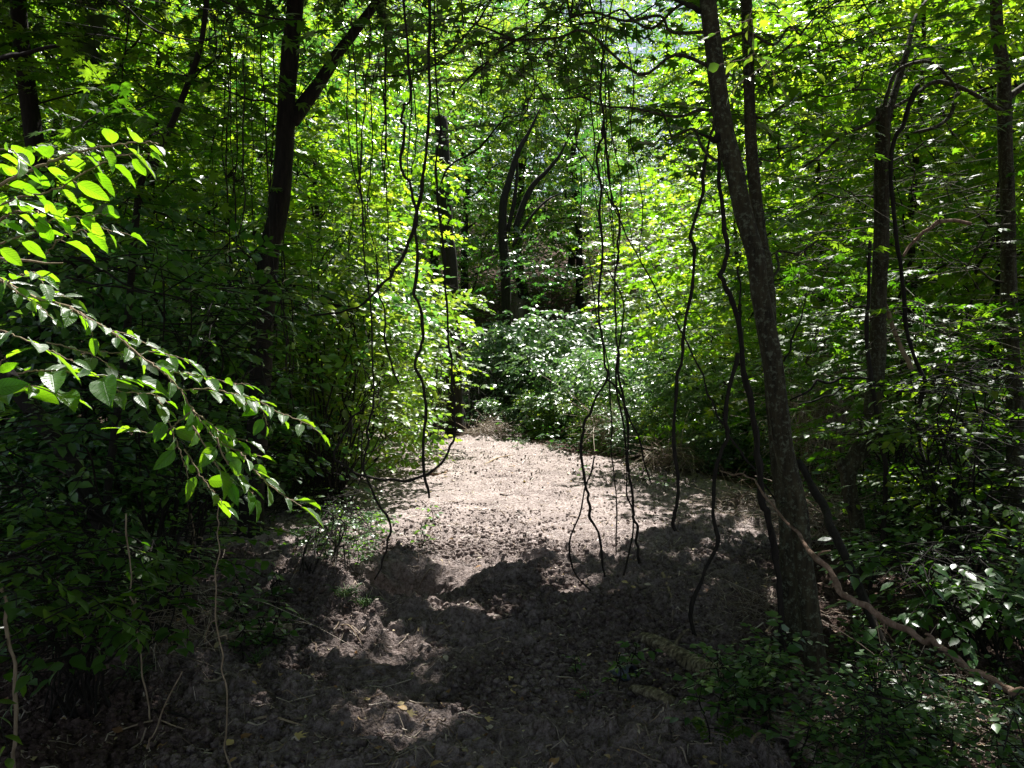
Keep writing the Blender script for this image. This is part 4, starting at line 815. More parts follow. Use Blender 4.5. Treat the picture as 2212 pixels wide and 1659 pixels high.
# dark and dappled shrubs near the viewer
leafy_shrub('spreading_shrub', 'dark spreading shrub behind the sunlit twigs at left', (330, 1340), 4.6, 5,
            [px_ball(*a)+(n,) for a, n in [((330, 640, 3.9, 260, 120, .5), 60), ((480, 800, 4.3, 170, 110, .5), 40), ((200, 900, 3.8, 260, 120, .5), 54), ((500, 960, 4.4, 140, 110, .4), 34), ((120, 1080, 3.8, 200, 100, .4), 44), ((560, 640, 4.6, 120, 110, .4), 30)]],
            'ovate', G['spice'], G['dark'], .062, leng=.38, k=10, sr=.010)
leafy_shrub('low_leafy_bush', 'dim bush of large leaves low at the left edge', (160, 1560), 3.3, 5,
            [px_ball(*a)+(n,) for a, n in [((110, 1240, 3.0, 180, 90, .35), 36), ((300, 1290, 3.2, 130, 80, .3), 26), ((60, 1400, 2.9, 110, 90, .3), 20), ((250, 1180, 3.4, 170, 60, .3), 24), ((420, 1180, 3.7, 110, 60, .3), 16)]],
            'ovate', G['maple'], G['dark'], .062, leng=.3, k=8, sr=.006)
leafy_shrub('rim_bush', 'small bright green bush on the left bank of the soil', (700, 1240), None, 5,
            [px_ball(*a)+(n,) for a, n in [((740, 1140, 6.8, 70, 45, .4), 34), ((790, 1130, 7.0, 30, 25, .3), 14), ((700, 1210, 6.2, 80, 45, .35), 34), ((760, 1270, 5.9, 60, 40, .3), 26)]],
            'ovate', G['spice'], G['dark'], .055, leng=.2, k=7, sr=.005)
leafy_shrub('tiered_shrub', 'shrub with flat tiers of sunlit leaves left of the mottled right trunk', (2060, 1320), 5.2, 5,
            [px_ball(*a)+(n,) for a, n in [((2000, 830, 5.1, 120, 25, .5), 30), ((1960, 920, 5.0, 110, 50, .5), 34), ((2090, 930, 5.0, 110, 60, .5), 36), ((2150, 1060, 4.8, 90, 70, .4), 30), ((1990, 1050, 5.2, 90, 60, .4), 26), ((2130, 800, 5.2, 90, 40, .4), 24)]],
            'ovate', G['bg'], G['dark'], .07, leng=.38, k=9, tilt=.25, roll=.15, flat=.15)
leafy_shrub('low_tiered_bush', 'bush with pale glinting leaf tips at the right edge', (2140, 1480), 3.9, 5,
            [px_ball(*a)+(n,) for a, n in [((2120, 1180, 4.2, 110, 40, .35), 34), ((1960, 1210, 4.0, 90, 40, .3), 20), ((2050, 1290, 3.9, 140, 50, .3), 40), ((2190, 1290, 3.8, 60, 60, .3), 18), ((1890, 1190, 4.5, 60, 30, .3), 10)]],
            'ovate', G['spice'], G['dark'], .072, leng=.30, k=8, tilt=.25, roll=.15, flat=.15, sr=.006)
leafy_shrub('dim_sapling', 'dark sapling filling the space behind the crooked hanging vine', (1960, 1150), 7.2, 4,
            [px_ball(*a)+(n,) for a, n in [((1980, 780, 7.0, 190, 90, .7), 60), ((1830, 740, 7.2, 90, 100, .6), 30), ((2110, 930, 7, 130, 150, .7), 50), ((1900, 980, 7.2, 110, 110, .6), 36), ((2060, 1120, 6.4, 140, 80, .5), 36)]],
            'maple_small', G['maple'], G['dark'], .095, leng=.45, k=9, tilt=.25, flat=.2)

# ------------------------------------------------------------------ the big leaved twigs at left, close to the lens
tb = at(-420, 900, 1.9); tb[2] = Hs(tb[0], tb[1])[0]
fs = thing('big_leaved_shrub', 'close shrub reaching in from the left with large leaves shining in the sun', 'shrub', tb)
twigs = MB(); BL = Leaves()
trunkq = np.array([tb, tb+[.02, .02, .7], at(-380, 500, 1.9), at(-400, 200, 1.8)]); q, r = smooth_path(trunkq, [.022, .018, .014, .009], 6); tube(twigs, q, r, 8, .1)
def leafy_twig(px, D, r0, r1, every, size, t0=.1, start=None, sz_v=.28, fan=55, lay=.25, tiltb=-.05):
    P = path(px, D); Q, QR = smooth_path(P, np.linspace(r0, r1, len(P)), 8); Q = Q+rng.normal(0, .0015, Q.shape)
    if start is not None: Q = np.vstack([start, Q]); QR = np.concatenate([[r0*1.2], QR])
    tube(twigs, Q, QR, 6, .1)
    s = np.concatenate([[0], np.cumsum(np.linalg.norm(np.diff(Q, axis=0), axis=1))]); L = s[-1]
    st_ = np.arange(t0*L, L+1e-6, every); n = len(st_)
    p = np.stack([np.interp(st_, s, Q[:, c]) for c in range(3)], 1); T = nrm(np.stack([np.interp(st_, s, np.gradient(Q[:, c], s)) for c in range(3)], 1))
    up = nrm(np.array([0, tiltb, 1.])+rng.normal(0, lay, (n, 3))); up = nrm(up-(up*T).sum(1, keepdims=True)*T); sd = np.cross(T, up)
    sg = np.where(np.arange(n) % 2 == 0, 1., -1.); a = np.radians(fan)*(.6+.6*rng.random(n)); a[-1] = .05
    d = T*np.cos(a)[:, None]+sd*(np.sin(a)*sg)[:, None]; d[:, 2] -= (.12+.35*rng.random(n)) if tiltb > 0 else (-.05+.35*rng.random(n))
    nn = up+rng.normal(0, .28, (n, 3))
    pet = p+nrm(d)*.012
    sticks(twigs, np.stack([p, (p+pet)/2+[0, 0, .001], pet], 1), np.full((n, 3), .0009))
    BL.add(pet, d, nn, size*.92*(1+sz_v*rng.normal(0, 1, n).clip(-1.6, 1.4)))
S0 = at(-385, 560, 1.9)
leafy_twig(Z_(0, 0, (-500, 1500), (-200, 1330), (90, 1150), (300, 1060), (500, 985), (700, 950), (900, 920), (1040, 930)), [1.9, 1.65], .005, .0012, .034, .070, .35, S0, tiltb=.7)
leafy_twig(Z_(0, 0, (-100, 1400), (100, 1290), (350, 1230), (560, 1110), (780, 1010), (960, 1000)), [1.85, 1.7], .003, .001, .030, .074, .15, tiltb=.7)
leafy_twig(Z_(0, 0, (-200, 1650), (50, 1560), (200, 1500), (330, 1430), (520, 1400), (700, 1390)), [1.85, 1.7], .003, .001, .036, .066, .1, tiltb=.7)
leafy_twig(Z_(0, 0, (-100, 1500), (60, 1380), (180, 1370), (300, 1380)), [1.7, 1.6], .003, .001, .03, .068, .1, tiltb=.7)
leafy_twig(Z_(0, 0, (300, 1650), (400, 1540), (600, 1480), (740, 1500), (830, 1520)), [1.8, 1.75], .002, .001, .034, .07, .1, tiltb=.7)
leafy_twig(Z_(0, 0, (-300, 1150), (-100, 1020), (40, 960), (120, 1010)), [1.7, 1.6], .003, .001, .032, .068, .2, tiltb=.7)
MAIN = Z_(0, 1, (-500, -50), (-150, 90), (50, 180), (250, 280), (450, 335), (700, 480), (900, 640), (1050, 750), (1170, 870), (1250, 1000), (1400, 1180), (1560, 1270), (1700, 1300))
leafy_twig(MAIN, [2.0, 1.95, 2.05], .005, .0014, .024, .054, .18, S0)
def sub(pts, D, every=.020, size=.052, t0=.08): leafy_twig(Z_(0, 1, *pts), D, .0026, .0009, every, size, t0)
sub([(50, 180), (150, 120), (230, 110), (280, 170)], 1.95); sub([(0, 150), (120, 240), (240, 310), (330, 400)], 1.9)
sub([(250, 280), (350, 250), (450, 270)], 2.0); sub([(450, 335), (520, 380), (580, 440), (600, 520)], 1.95)
sub([(700, 480), (800, 500), (900, 540), (1000, 600)], 2.05); sub([(900, 640), (1000, 620), (1120, 650), (1250, 690)], 2.05)
sub([(1050, 750), (1180, 760), (1330, 780), (1480, 820), (1610, 830)], 2.05)
sub([(1170, 870), (1350, 860), (1500, 890), (1650, 930), (1800, 1010), (1950, 1070), (2100, 1160)], 2.05, .028, .062)
sub([(1500, 890), (1620, 960), (1700, 1000), (1730, 1100)], 2.05); sub([(1250, 1000), (1350, 1080), (1450, 1150), (1600, 1200)], 2.0)
sub([(1250, 1000), (1150, 1080), (1080, 1130), (980, 1150), (800, 1110)], 2.0, .03); sub([(1000, 900), (1060, 1000), (1120, 1150), (1180, 1300), (1220, 1430)], 1.95, .028, .066)
sub([(1400, 1180), (1450, 1300), (1540, 1420), (1600, 1500), (1650, 1560)], 1.95, .026, .068); sub([(1560, 1270), (1640, 1380), (1740, 1480), (1850, 1560), (1950, 1620)], 1.95, .026, .070)
sub([(1250, 1100), (1340, 1250), (1420, 1380), (1500, 1480)], 1.95, .028, .066); sub([(1200, 1250), (1300, 1420), (1400, 1550), (1480, 1640)], 2.0, .03, .05)
sub([(500, 640), (650, 620), (800, 640), (950, 680)], 2.15, .03); sub([(300, 560), (480, 600), (640, 660), (760, 760)], 2.1, .03); sub([(0, 480), (200, 560), (380, 640), (500, 700)], 1.8, .034, .085)
sub([(100, 760), (300, 740), (500, 760), (700, 780), (850, 800)], 1.9, .034, .09); sub([(-100, 900), (0, 700), (60, 640)], 1.7, .04, .06); sub([(-150, 1000), (150, 850), (330, 880), (520, 930)], 1.9, .034, .08)
sub([(600, 830), (800, 880), (1000, 900), (1100, 960)], 2.1, .028, .06)
twigs.build('twigs', G['tan'], fs, smooth=True); BL.build('leaves', 'big', G['big'], fs, gap=False)

# ------------------------------------------------------------------ small bright twig crossing the top of the leaning trunk
tt = thing('drooping_twig', 'bright twig of small pointed leaves in front of the leaning trunk near the top', 'branch', at(1580, 60, 3.1))
twigs = MB(); BL = Leaves()
def tw2(pts, D=3.0, size=.052, ev=.034): leafy_twig(Z_(2, 0, *pts), D, .0022, .001, ev, size, .1, fan=75)
tw2([(450, 120), (460, 250), (470, 350), (560, 400), (700, 425), (860, 465)]); tw2([(470, 350), (380, 390), (300, 400), (230, 430)]); tw2([(560, 400), (450, 480), (370, 540), (300, 600)]); tw2([(560, 420), (600, 500), (650, 580), (690, 640)])
tw2([(450, 120), (350, 160), (250, 200), (180, 230)]); tw2([(450, 60), (430, 140), (420, 220)]); tw2([(600, 90), (680, 150), (740, 210)])
twigs.build('twigs', G['tan'], tt, smooth=True); BL.build('leaves', 'ovate', G['lime'], tt, gap=False)

# ------------------------------------------------------------------ undergrowth plants, each a plant of its own
def proto_plant(name, h, nt, k, size, lab=''):
    r = thing(name, lab, 'plant'); sm = MB(); L = Leaves(); c = []; d = []
    top = np.array([rng.normal(0, .05), rng.normal(0, .05), h]); Q = limb(sm, np.array([0, 0, -.06]), top, .005, .002, n=5, sides=4)
    for q in range(nt):
        a = q*2.4; z = Q[int((.35+.62*q/nt)*(len(Q)-1))]; dd = np.array([math.cos(a), math.sin(a), .25+.3*rng.random()]); c.append(z); d.append(dd)
    c = np.array(c); d = np.array(d); sprays(L, c, d, h*(.35+.3*rng.random(nt)), k, size, tilt=.22, twig=sm, roll=.18, droop=.3, phi=60)
    sm.build('stems', G['dark'], r, smooth=True); L.build('leaves', 'ovate', G['spice'], r, gap=False); return r
PP = [proto_plant('leafy_plant', .55, 9, 7, .055), proto_plant('leafy_plant', .38, 7, 7, .06), proto_plant('leafy_plant', .75, 12, 8, .05), proto_plant('seedling', .2, 5, 4, .05)]
usedp = set()
def put_plant(i, x, y, s, label, group):
    z = Hs(x, y)[0]; rz = rng.random()*6.28
    if i not in usedp: usedp.add(i); r = PP[i]; r.location = (x, y, z); r.rotation_euler = (0, 0, rz); r.scale = (s, s, s); tag(r, label, None, group)
    else: copy_thing(PP[i], (x, y, z), rz, s, label, group)
def scatter_px(n, poly, label, group, kinds, s=(.8, 1.3)):
    poly = np.array(poly); m = 0; t = 0
    while m < n and t < 60*n:
        t += 1; px = rng.uniform(poly[:, 0].min(), poly[:, 0].max()); py = rng.uniform(poly[:, 1].min(), poly[:, 1].max())
        if inpoly(np.array([px]), np.array([py]), poly)[0]:
            g = ground_at(px, py); kd = kinds[rng.integers(len(kinds))]; gx_, gy_ = (px-poly[:, 0].min())/np.ptp(poly[:, 0]), (py-poly[:, 1].min())/np.ptp(poly[:, 1])
            top_y = py-[.55, .38, .75, .2][kd]*.7*F/g[1]; by = np.interp(px, [1740, 1830, 1900, 2040, 2212, 2400], [1235, 1310, 1350, 1420, 1500, 1510])
            if px < 1850 and 1500 < py < 1680 and px > 1690: continue
            if px > 1740 and py > by+10 and top_y < by+25: kd = 3
            w_ = ['middling', 'low', 'tall', 'tiny'][kd]+' '+label+', '+('back' if gy_ < .3 else 'middle' if gy_ < .62 else 'front')+' of them, '+('left' if gx_ < .33 else 'centre' if gx_ < .66 else 'right')+' part'
            put_plant(kd, g[0], g[1], rng.uniform(*s), w_, group); m += 1
scatter_px(120, [(1880, 1250), (2400, 1230), (2400, 1900), (1850, 1900), (1700, 1620), (1780, 1480), (1840, 1330)], 'glinting plant at lower right', 'leafy plants at lower right', [0, 1, 1, 2], (.48, .82))
scatter_px(18, [(1570, 1540), (1650, 1440), (1720, 1640), (1500, 1640)], 'plant by the leaning trunk foot', 'low plants round the leaning trunk', [1, 3, 1, 3], (.55, .8))
scatter_px(34, [(1760, 1080), (2300, 1050), (2300, 1240), (1840, 1240)], 'dim plant on the right bank', 'dim plants on the right bank', [0, 2, 2], (.9, 1.5))
scatter_px(44, [(-150, 1120), (520, 1080), (560, 1200), (470, 1330), (300, 1420), (150, 1560), (-150, 1700)], 'dark plant at lower left', 'dark plants at lower left', [0, 1, 2], (.7, 1.2))
scatter_px(26, [(560, 1110), (820, 1080), (835, 1240), (780, 1310), (620, 1230)], 'plant on the left rim', 'plants on the left rim', [0, 1, 3, 1], (.45, .8))
scatter_px(9, [(500, 1300), (640, 1340), (620, 1500), (470, 1480)], 'seedling beside the left log', 'seedlings by the left log', [3], (.8, 1.3))
for px, py, s in [(1335, 1525, .9), (1375, 1490, 1.0), (1240, 1480, .6)]:
    g = ground_at(px, py); put_plant(3, g[0], g[1], s, 'green sprout growing beside the black pipe', 'sprouts by the pipe')
for px, py in [(930, 1140), (910, 1195), (865, 1010), (1260, 1040), (1390, 1045), (1440, 1075), (770, 1050), (995, 930), (1120, 975)]:
    g = ground_at(px, py); put_plant(3, g[0], g[1], 1.2, 'tiny green weed sprouting on the sunlit soil', 'weeds on the sunlit soil')

# far ground cover that nobody could count
def ground_cover():
    L = Leaves(); n = 52000; y = 6+30*rng.random(n)**1.1; x = (rng.random(n)*2-1)*(5+.75*y)
    k = bare(x, y) < .15; x, y = x[k], y[k]; z = H1(x, y)+rng.random(len(x))**1.6*.55*(.4+vnoise(x*.8, y*.8, 44))+.02
    n = len(x); a = rng.random(n)*6.28; d = np.stack([np.cos(a), np.sin(a), -.2+.3*rng.random(n)], 1); nn = np.array([0, 0, 1.])+rng.normal(0, .4, (n, 3))
    L.add(np.stack([x, y, z], 1), d, nn, .06+.06*rng.random(n)+.003*y)
    o = L.build('ground_cover', 'diamond', G['cool'], None, gap=False); tag(o, 'low green growth on the floor of the wood', 'undergrowth', kind='stuff')
ground_cover()

# ------------------------------------------------------------------ logs, pipe, sticks
def log(name, label, px, D, wpx, mat, sides=18, rough=.18, splinter=False, ridge=.14, lift=.85):
    P = []
    for (a, b) in px: P.append(ground_at(a, b))
    P = np.array(P); Rr = np.interp(np.linspace(0, 1, len(P)), np.linspace(0, 1, len(wpx)), np.array(wpx, float))/F*P[:, 1]/2
    P[:, 2] = [Hs(p[0], p[1])[0] for p in P]; P[:, 2] += Rr*lift
    Q, QR = smooth_path(P, Rr, 8); mb = MB()
    root = thing(name, label, 'log', Q[0])
    tube(mb, Q, QR, sides, rough, 4, ridge); mb.build('wood', mat, root, smooth=True)
    return root, Q, QR
r_, Q, QR = log('mossy_log', 'mossy rotting log lying right of the black pipe', Z_(1, 2, (1880, 850), (2020, 930), (2212, 1060))+Z_(2, 2, (130, 1190), (260, 1270), (420, 1400)), 4, [22, 30, 34, 34, 30], G['moss'])
m = MB(); limb(m, Q[len(Q)//3], Q[len(Q)//3]+[.10, .02, .12], .014, .006, n=3); m.build('snag', G['moss'], r_, smooth=True)
log('left_log', 'grey hollow log lying on the soil at left', Z_(0, 2, (1400, 930), (1480, 925), (1650, 915), (1890, 890)), 4.2, [30, 32, 30, 27], G['rot'])
log('split_log', 'yellowish split log below the pipe', Z_(1, 2, (1880, 1230), (2000, 1270), (2140, 1320)), 3.5, [16, 26, 26, 20], G['moss'])
r_, Q, QR = log('shattered_log', 'shattered grey log end at the bottom edge right of centre', Z_(2, 2, (560, 1440), (750, 1560), (900, 1660), (1200, 1850)), 3.0, [26, 46, 60, 64], G['rot'], ridge=.25)
m = MB()
for q in range(16):
    s = Q[min(len(Q)-1, 8+q)]; o = rng.normal(0, .025, 3); limb(m, s+o+[.03, 0, .02], s+o+np.array([-.16, .10, .05])+rng.normal(0, .03, 3), .008, .002, n=3, sides=4)
m.build('splinters', G['rot'], r_, smooth=False)
log('thin_log', 'dark pole lying among plants at lower left', Z_(0, 2, (520, 1150), (700, 1120), (850, 1100)), 3.2, [8, 10, 8], G['tan'])
# black drain pipe poking from the soil
def pipe():
    g = ground_at(1352, 1490); c = np.array([g[0], g[1], Hs(g[0], g[1])[0]+.035]); ax = nrm(np.array([.60, -.55, .38])); n = 24; Lh = .15; R0 = .045
    root = thing('drain_pipe', 'black corrugated plastic pipe end sticking out of the soil', 'pipe', c-ax*.18)
    t = np.linspace(-.10, Lh-.10, n)
    r = R0+.0035*np.sign(np.sin(np.arange(n)*1.6)); P = c+ax*t[:, None]
    up = nrm(np.cross(ax, [0, 0, 1])); vp = np.cross(ax, up); th = np.arange(36)/36*2*math.pi; V = []
    for rr, PP_ in ((r, P), ((r-.004)[::-1], P[::-1])):
        V.append((PP_[:, None]+rr[:, None, None]*(np.cos(th)[None, :, None]*up+np.sin(th)[None, :, None]*vp)).reshape(-1, 3))
    V = np.concatenate(V); i = np.arange(2*n-1)[:, None]*36; j = np.arange(36)[None]; j2 = (j+1) % 36
    mb = MB(); mb.add(V, np.stack([i+j, i+j2, i+36+j2, i+36+j], -1).reshape(-1, 4))
    m, N, Lk = newmat('black_plastic'); p = N.new('ShaderNodeBsdfPrincipled'); nz = N.new('ShaderNodeTexNoise'); nz.inputs['Scale'].default_value = 30
    rp = ramp(N, [(.4, (.03, .036, .05)), (.7, (.11, .125, .16))]); Lk.new(nz.outputs[0], rp.inputs[0]); Lk.new(rp.outputs[0], p.inputs['Base Color']); p.inputs['Roughness'].default_value = .4
    o = N.new('ShaderNodeOutputMaterial'); Lk.new(p.outputs[0], o.inputs[0]); mb.build('pipe_wall', m, root, smooth=False)
pipe()
def stick(label, px, wpx, mat='tan', lift=.6, name='stick', group='sticks on the soil'):
    P = np.array([ground_at(a, b) for a, b in px]); P[:, 2] = [Hs(p[0], p[1])[0] for p in P]; R = wpx/F*P[:, 1]/2; P[:, 2] += R*lift+.004
    Q, QR = smooth_path(P, R*np.linspace(1, .5, len(P)), 4); mb = MB(); tube(mb, Q, QR, 6, .15, 2); tag(mb.build(name, G[mat], None, smooth=True, origin=Q[0]), label, 'stick', group)
stick('straight pale stick near the bottom left of the soil', Z_(0, 2, (1620, 1450), (1750, 1470), (1960, 1485)), 9)
stick('curled twig left of the dark soil mound', Z_(1, 2, (110, 1085), (220, 1070), (310, 1030)), 4)
stick('short pale stick by the foot of the twin strand vine', Z_(1, 2, (1900, 400), (1960, 385), (2040, 378)), 5)
stick('forked root lying right of the vine with the ragged tip', Z_(1, 2, (2080, 450), (2110, 520), (2140, 620)), 8)
stick('thin twig angled beside the lit patch at the bottom', Z_(1, 2, (850, 1380), (790, 1450), (745, 1530), (770, 1600), (790, 1650)), 4)
stick('twig standing out right of the pipe log', Z_(1, 2, (1780, 905), (1830, 890), (1890, 880)), 4)
stick('dark chunk of wood lying far out on the sunlit soil', Z_(1, 1, (565, 1425), (620, 1430), (690, 1420)), 7, 'brown')
stick('dark twig lying beside the chunk on the sunlit soil', Z_(1, 1, (590, 1420), (620, 1390), (660, 1360)), 4, 'brown')
stick('dark stick at the back of the sunlit soil', Z_(1, 1, (755, 1275), (790, 1290), (820, 1305)), 5, 'dark')
stick('long thin stick at the back of the sunlit soil', Z_(1, 1, (930, 1380), (1010, 1340), (1110, 1310)), 4, 'tan')
stick('curved twig near the middle of the sunlit soil', Z_(1, 1, (1015, 1550), (1060, 1570), (1110, 1565)), 4, 'dark')
stick('pale stick on the left bank by the log', Z_(1, 2, (0, 810), (60, 870), (140, 930)), 4)
stick('long twig over the ground below the left log', Z_(0, 2, (700, 1570), (1000, 1560), (1150, 1550), (1450, 1555)), 4)
stick('twig under the stout tan stem', Z_(0, 2, (140, 1320), (180, 1340), (300, 1320), (470, 1310)), 4)
stick('dark fallen limb at left', Z_(0, 2, (880, 1380), (1000, 1420), (1100, 1460), (1250, 1470)), 8, 'dark')
stick('crooked pale stick at the bottom edge right of the shattered log', Z_(2, 2, (440, 1610), (480, 1580), (550, 1570), (610, 1600), (660, 1655)), 9)
stick('long pale stick in the plants at the bottom right', Z_(2, 2, (1500, 1650), (1620, 1640), (1720, 1610), (1850, 1590)), 7)
stick('bowed stick standing behind the leaning trunk foot', Z_(2, 2, (430, 1010), (460, 950), (540, 860), (595, 760)), 8)
stick('second bowed stick by the thick vine', Z_(2, 2, (510, 1110), (560, 1000), (610, 930), (640, 870)), 7)

# ------------------------------------------------------------------ brush piles and dry growth
def brush(label, px, py, D, rx, ry, n, mat, name='brush_pile', leng=.6, rr=.003, up=.5, cat='brush pile'):
    c = at(px, py, D); b = c.copy(); b[2] = Hs(b[0], b[1])[0]; o = thing(name, label, cat, b); mb = MB()
    s = in_ball(n, c, np.array([rx/F*D, .35*rx/F*D+.1, ry/F*D]), .6); s[:, 2] = np.maximum(s[:, 2], Hs(s[:, 0], s[:, 1])+.01)
    d = rng.normal(0, 1, (n, 3))*np.array([1, 1, up]); d = nrm(d); t = np.linspace(0, 1, 6)[None, :, None]; L = leng*(.4+.9*rng.random((n, 1, 1)))
    cv = rng.normal(0, .5, (n, 1, 3)); P = s[:, None]+d[:, None]*L*t+cv*L*t**2*.5; P[..., 2] -= .35*(L*t**2)[..., 0]; P[..., 2] = np.maximum(P[..., 2], (Hs(P[..., 0].ravel(), P[..., 1].ravel())+.004).reshape(n, 6))
    sticks(mb, P, np.broadcast_to(rr*(.5+rng.random((n, 1)))*np.linspace(1, .4, 6), (n, 6)), rng.random(n))
    mb.build('stems', mat, o, smooth=True); return o
brush('straw coloured weed clump at the back left of the soil', 1060, 930, 17.5, 60, 22, 420, G['dry'], 'dry_weeds', .5, .005, .9, 'weeds')
brush('tangle of dead brown twigs in front of the sunlit shrubs', 1340, 925, 14.0, 90, 35, 300, G['dry'], 'dead_twigs', .8, .005, 1, 'brush pile')
brush('heap of grey brushwood beside the leaning trunk at the right end of the soil', 1450, 985, 11.5, 70, 25, 300, G['dry'], 'brush_pile', .7, .005, .7)
brush('low heap of broken sticks left of the leaning trunk', 1590, 1090, 8.6, 70, 30, 260, G['dry'], 'brush_pile', .5, .004, .5)
brush('brown curtain of roots hanging on the bank behind the kinked trunk', 1800, 880, 9.0, 110, 90, 700, G['dry'], 'root_curtain', .8, .004, 2.2, 'roots')
brush('dry stems and twigs piled round the foot of the kinked trunk', 1780, 1120, 6.6, 110, 60, 320, G['dry'], 'brush_pile', .55, .0035, .6)
brush('small sunlit heap of dry roots left of the thick vine', 1590, 1135, 7.4, 50, 12, 200, G['dry'], 'root_heap', .25, .003, .5)
brush('mess of bare twigs behind the leaning trunk foot', 1650, 1330, 4.6, 110, 60, 200, G['dry'], 'brush_pile', .35, .002, .7)
brush('scrub of thin stems at the left rim of the soil', 690, 1030, 8.4, 60, 60, 200, G['dark'], 'sapling_thicket', .9, .005, 2.4, 'stems')
brush('tangle of dead stems in the shade at lower left', 300, 1330, 3.9, 260, 120, 240, G['dry'], 'dead_brush', .5, .0018, .8, 'stems')
brush('tangle of dead stems under the plants at lower right', 2000, 1560, 3.1, 230, 100, 220, G['dry'], 'dead_brush', .4, .0018, .8, 'stems')
brush('dark thicket in the hollow behind the U shaped vine', 1050, 860, 19.5, 110, 60, 300, G['dark'], 'thicket', 1.2, .008, 1.6, 'thicket')

# grass tufts
def tuft(label, px, py, n, h, w=.004):
    g = ground_at(px, py); g[2] = Hs(g[0], g[1])[0]; L = Leaves(); a = rng.random(n)*6.28; d = np.stack([np.cos(a)*.6, np.sin(a)*.6, .5+.7*rng.random(n)], 1)
    mb = MB(); t = np.linspace(0, 1, 5)[None, :, None]; Lh = h*(.5+.8*rng.random((n, 1, 1))); P = g+rng.normal(0, .025, (n, 1, 3))*[1, 1, 0]+nrm(d)[:, None]*Lh*t; P[..., 2] -= (.55*Lh*t**2.2)[..., 0]
    sticks(mb, P, np.broadcast_to(w*np.array([.5, .8, .7, .4, .05]), (n, 5)), rng.random(n)); tag(mb.build('grass_tuft', G['grass'], None, smooth=True, origin=g), label, 'grass', 'grass tufts')
for lab, px, py, n, h in [('grass tuft just behind the left log', 640, 1370, 26, .12), ('grass tuft under the left log', 590, 1425, 30, .12), ('grass tuft at the foot of the left rim bush', 745, 1310, 60, .16),
                          ('grass tuft between the left rim bush and the ditch', 790, 1318, 50, .14), ('grass tuft in the deep shade at lower left', 240, 1450, 40, .25), ('grass tuft beside the torn foot of the dead trunk', 480, 1440, 40, .14),
                          ('grass tuft in the corner below the dead trunk', 300, 1480, 40, .18), ('grass tuft right of the wiry stem', 560, 1455, 26, .12), ('grass tuft left of the pipe', 1270, 1530, 24, .09), ('grass tuft at the back left of the soil', 870, 1000, 30, .12),
                          ('grass tuft among the weeds by the straw clump', 1130, 965, 40, .3), ('grass tuft right of the straw clump', 1190, 980, 40, .3)]:
    tuft(lab, px, py, n, h)
# fern by the bottom edge
fg = ground_at(1540, 1630); fr = thing('fern', 'small bright fern frond at the bottom edge', 'fern', fg); L = Leaves(); m = MB()
for (dx, dy) in ((.16, -.05), (.10, .08), (-.08, .06)):
    t = np.linspace(0, 1, 16)[:, None]; S = fg+np.array([dx, dy, 0])*t+np.array([0, 0, 1])*(.12*np.sin(t*2.2)); sticks(m, S[None], np.full((1, 16), .0012))
    for sg in (1, -1):
        dv = np.cross(nrm(np.array([dx, dy, 0])), [0, 0, 1])*sg+np.array([dx, dy, 0])*2; L.add(S, np.repeat(dv[None], 16, 0)+rng.normal(0, .05, (16, 3)), np.tile([0, 0, 1.], (16, 1))+rng.normal(0, .1, (16, 3)), .045*np.sin(np.linspace(.35, 3.0, 16)))
m.build('stalk', G['grass'], fr); L.build('fronds', 'diamond', G['lime'], fr, gap=False)

# ------------------------------------------------------------------ crumbs of soil, twigs and dead leaves on the ground
def clods():
    ico = np.array([[0, 0, 1], [.89, 0, .45], [.28, .85, .45], [-.72, .53, .45], [-.72, -.53, .45], [.28, -.85, .45], [.72, .53, -.45], [-.28, .85, -.45], [-.89, 0, -.45], [-.28, -.85, -.45], [.72, -.53, -.45], [0, 0, -1]])
    f = np.array([[0, 1, 2], [0, 2, 3], [0, 3, 4], [0, 4, 5], [0, 5, 1], [1, 6, 2], [2, 7, 3], [3, 8, 4], [4, 9, 5], [5, 10, 1], [1, 10, 6], [2, 6, 7], [3, 7, 8], [4, 8, 9], [5, 9, 10], [6, 11, 7], [7, 11, 8], [8, 11, 9], [9, 11, 10], [10, 11, 6]])
    n = 190000; y = 2.4+17*rng.random(n)**1.6; x = (rng.random(n)*2-1)*(1.6+.45*y)
    x2 = (rng.random(80000)*2-1)*3.2; y2 = 2.3+4.4*rng.random(80000); x = np.concatenate([x, x2]); y = np.concatenate([y, y2]); n = len(x)
    dens = vnoise(x*1.4, y*1.4, 61)*.7+vnoise(x*5, y*5, 62)*.5; k = (dens > .5+.5*rng.random(n)*.6) & (bare(x, y) > .05); x, y = x[k], y[k]; n = len(x)
    s = (.0035+.020*rng.random(n)**4)*(1-.35*ss(y, 6, 9))*(1+.03*y)
    z = H2(x, y)+s*.25; q = ico[None]*(1+.45*(rng.random((n, 12, 1))-.5)); a = rng.random(n)*6.28; c, t = np.cos(a), np.sin(a)
    V = np.stack([q[..., 0]*c[:, None]-q[..., 1]*t[:, None]*.8, q[..., 0]*t[:, None]+q[..., 1]*c[:, None]*.8, q[..., 2]*.7], -1)*s[:, None, None]+np.stack([x, y, z], 1)[:, None]
    mb = MB(); mb.add(V.reshape(-1, 3), (f[None]+(np.arange(n)*12)[:, None, None]).reshape(-1, 3), np.repeat(bare(x, y)*shade_tone(x, y)*(.3+1.0*rng.random(n)), 12))
    tag(mb.build('soil_crumbs', G['soil'], None, smooth=False), 'crumbs and clods lying on the churned soil', 'soil', kind='stuff')
clods()
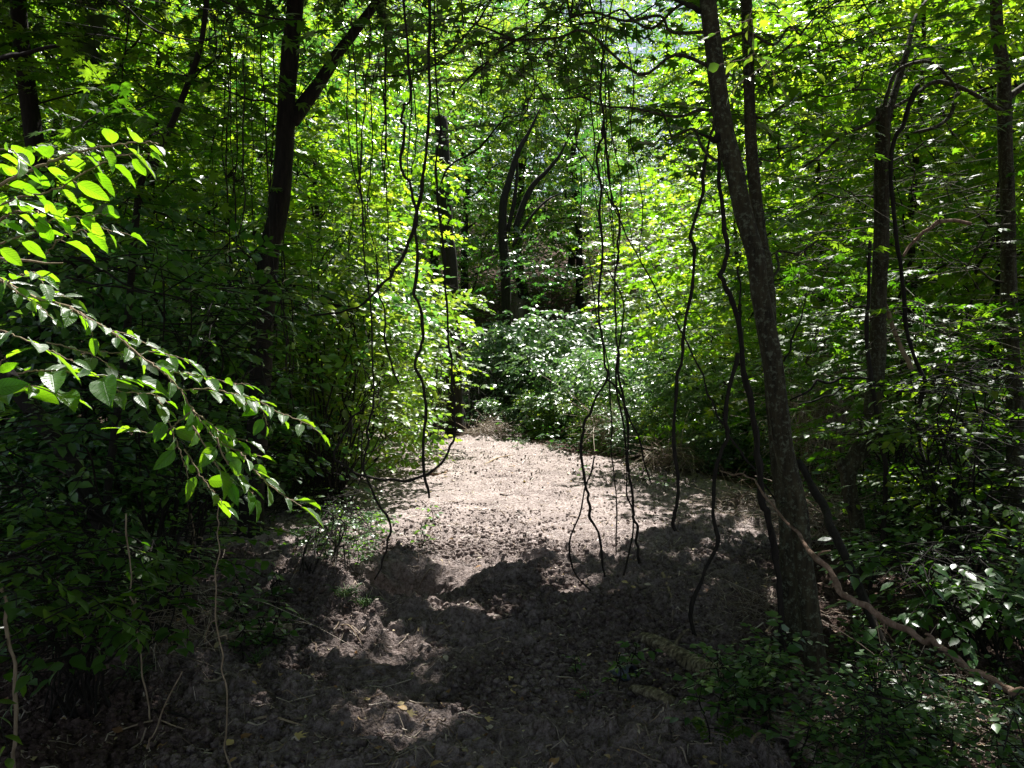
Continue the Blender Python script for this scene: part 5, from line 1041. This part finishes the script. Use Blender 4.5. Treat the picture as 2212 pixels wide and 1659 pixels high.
def litter():
    n = 9000; y = 2.3+15*rng.random(n)**2.6; x = (rng.random(n)*2-1)*(1.8+.55*y); a = rng.random(n)*3.14
    L = (.02+.17*rng.random(n)**3.2)*(1+.03*y); t = np.linspace(-.5, .5, 4)[None]; px = x[:, None]+np.cos(a)[:, None]*L[:, None]*t+rng.normal(0, .006, (n, 4)); py = y[:, None]+np.sin(a)[:, None]*L[:, None]*t+rng.normal(0, .006, (n, 4))
    pz = H2(px.ravel(), py.ravel()).reshape(n, 4)+.003+rng.random((n, 4))*.012*(rng.random((n, 1)) < .5)
    mb = MB(); sticks(mb, np.stack([px, py, pz], -1), np.broadcast_to((.0012+.0026*rng.random((n, 1))**2)*(1+.12*y[:, None]), (n, 4)), rng.random(n))
    tag(mb.build('twig_litter', G['dry'], None), 'small twigs and roots scattered over the soil', 'twigs', kind='stuff')
    n = 5200; y = 2.3+15*rng.random(n)**2.8; x = (rng.random(n)*2-1)*(1.8+.5*y); z = H2(x, y)+.008; a = rng.random(n)*6.28
    L = Leaves(); L.add(np.stack([x, y, z], 1), np.stack([np.cos(a), np.sin(a), rng.normal(0, .2, n)], 1), np.array([0, 0, 1.])+rng.normal(0, .35, (n, 3)), (.010+.042*rng.random(n)**2.5)*(1+.03*y), rng.random(n))
    tag(L.build('fallen_leaves', 'ovate', G['dead'], None, gap=False), 'yellow and brown dead leaves scattered over the ground', 'leaves', kind='stuff')
litter()
for lab, px, py, s in [('large pale yellow fallen leaf at the bottom edge, left of centre', 635, 1640, .06), ('fallen yellow leaf curled right of the lit patch', 1048, 1580, .045), ('fallen yellow leaf lying on the lit patch', 880, 1578, .05), ('fallen leaf by the left log, pale', 555, 1470, .05)]:
    g = ground_at(px, py); L = Leaves(); L.add(np.array([[0, 0, .012]])+np.array([g[0], g[1], Hs(g[0], g[1])[0]]), np.array([[.8, .5, .1]]), np.array([[.15, -.2, 1.]]), s, .7)
    o = L.build('fallen_leaf', 'maple', G['dead'], None, gap=False); tag(o, lab, 'leaf', 'single fallen leaves')
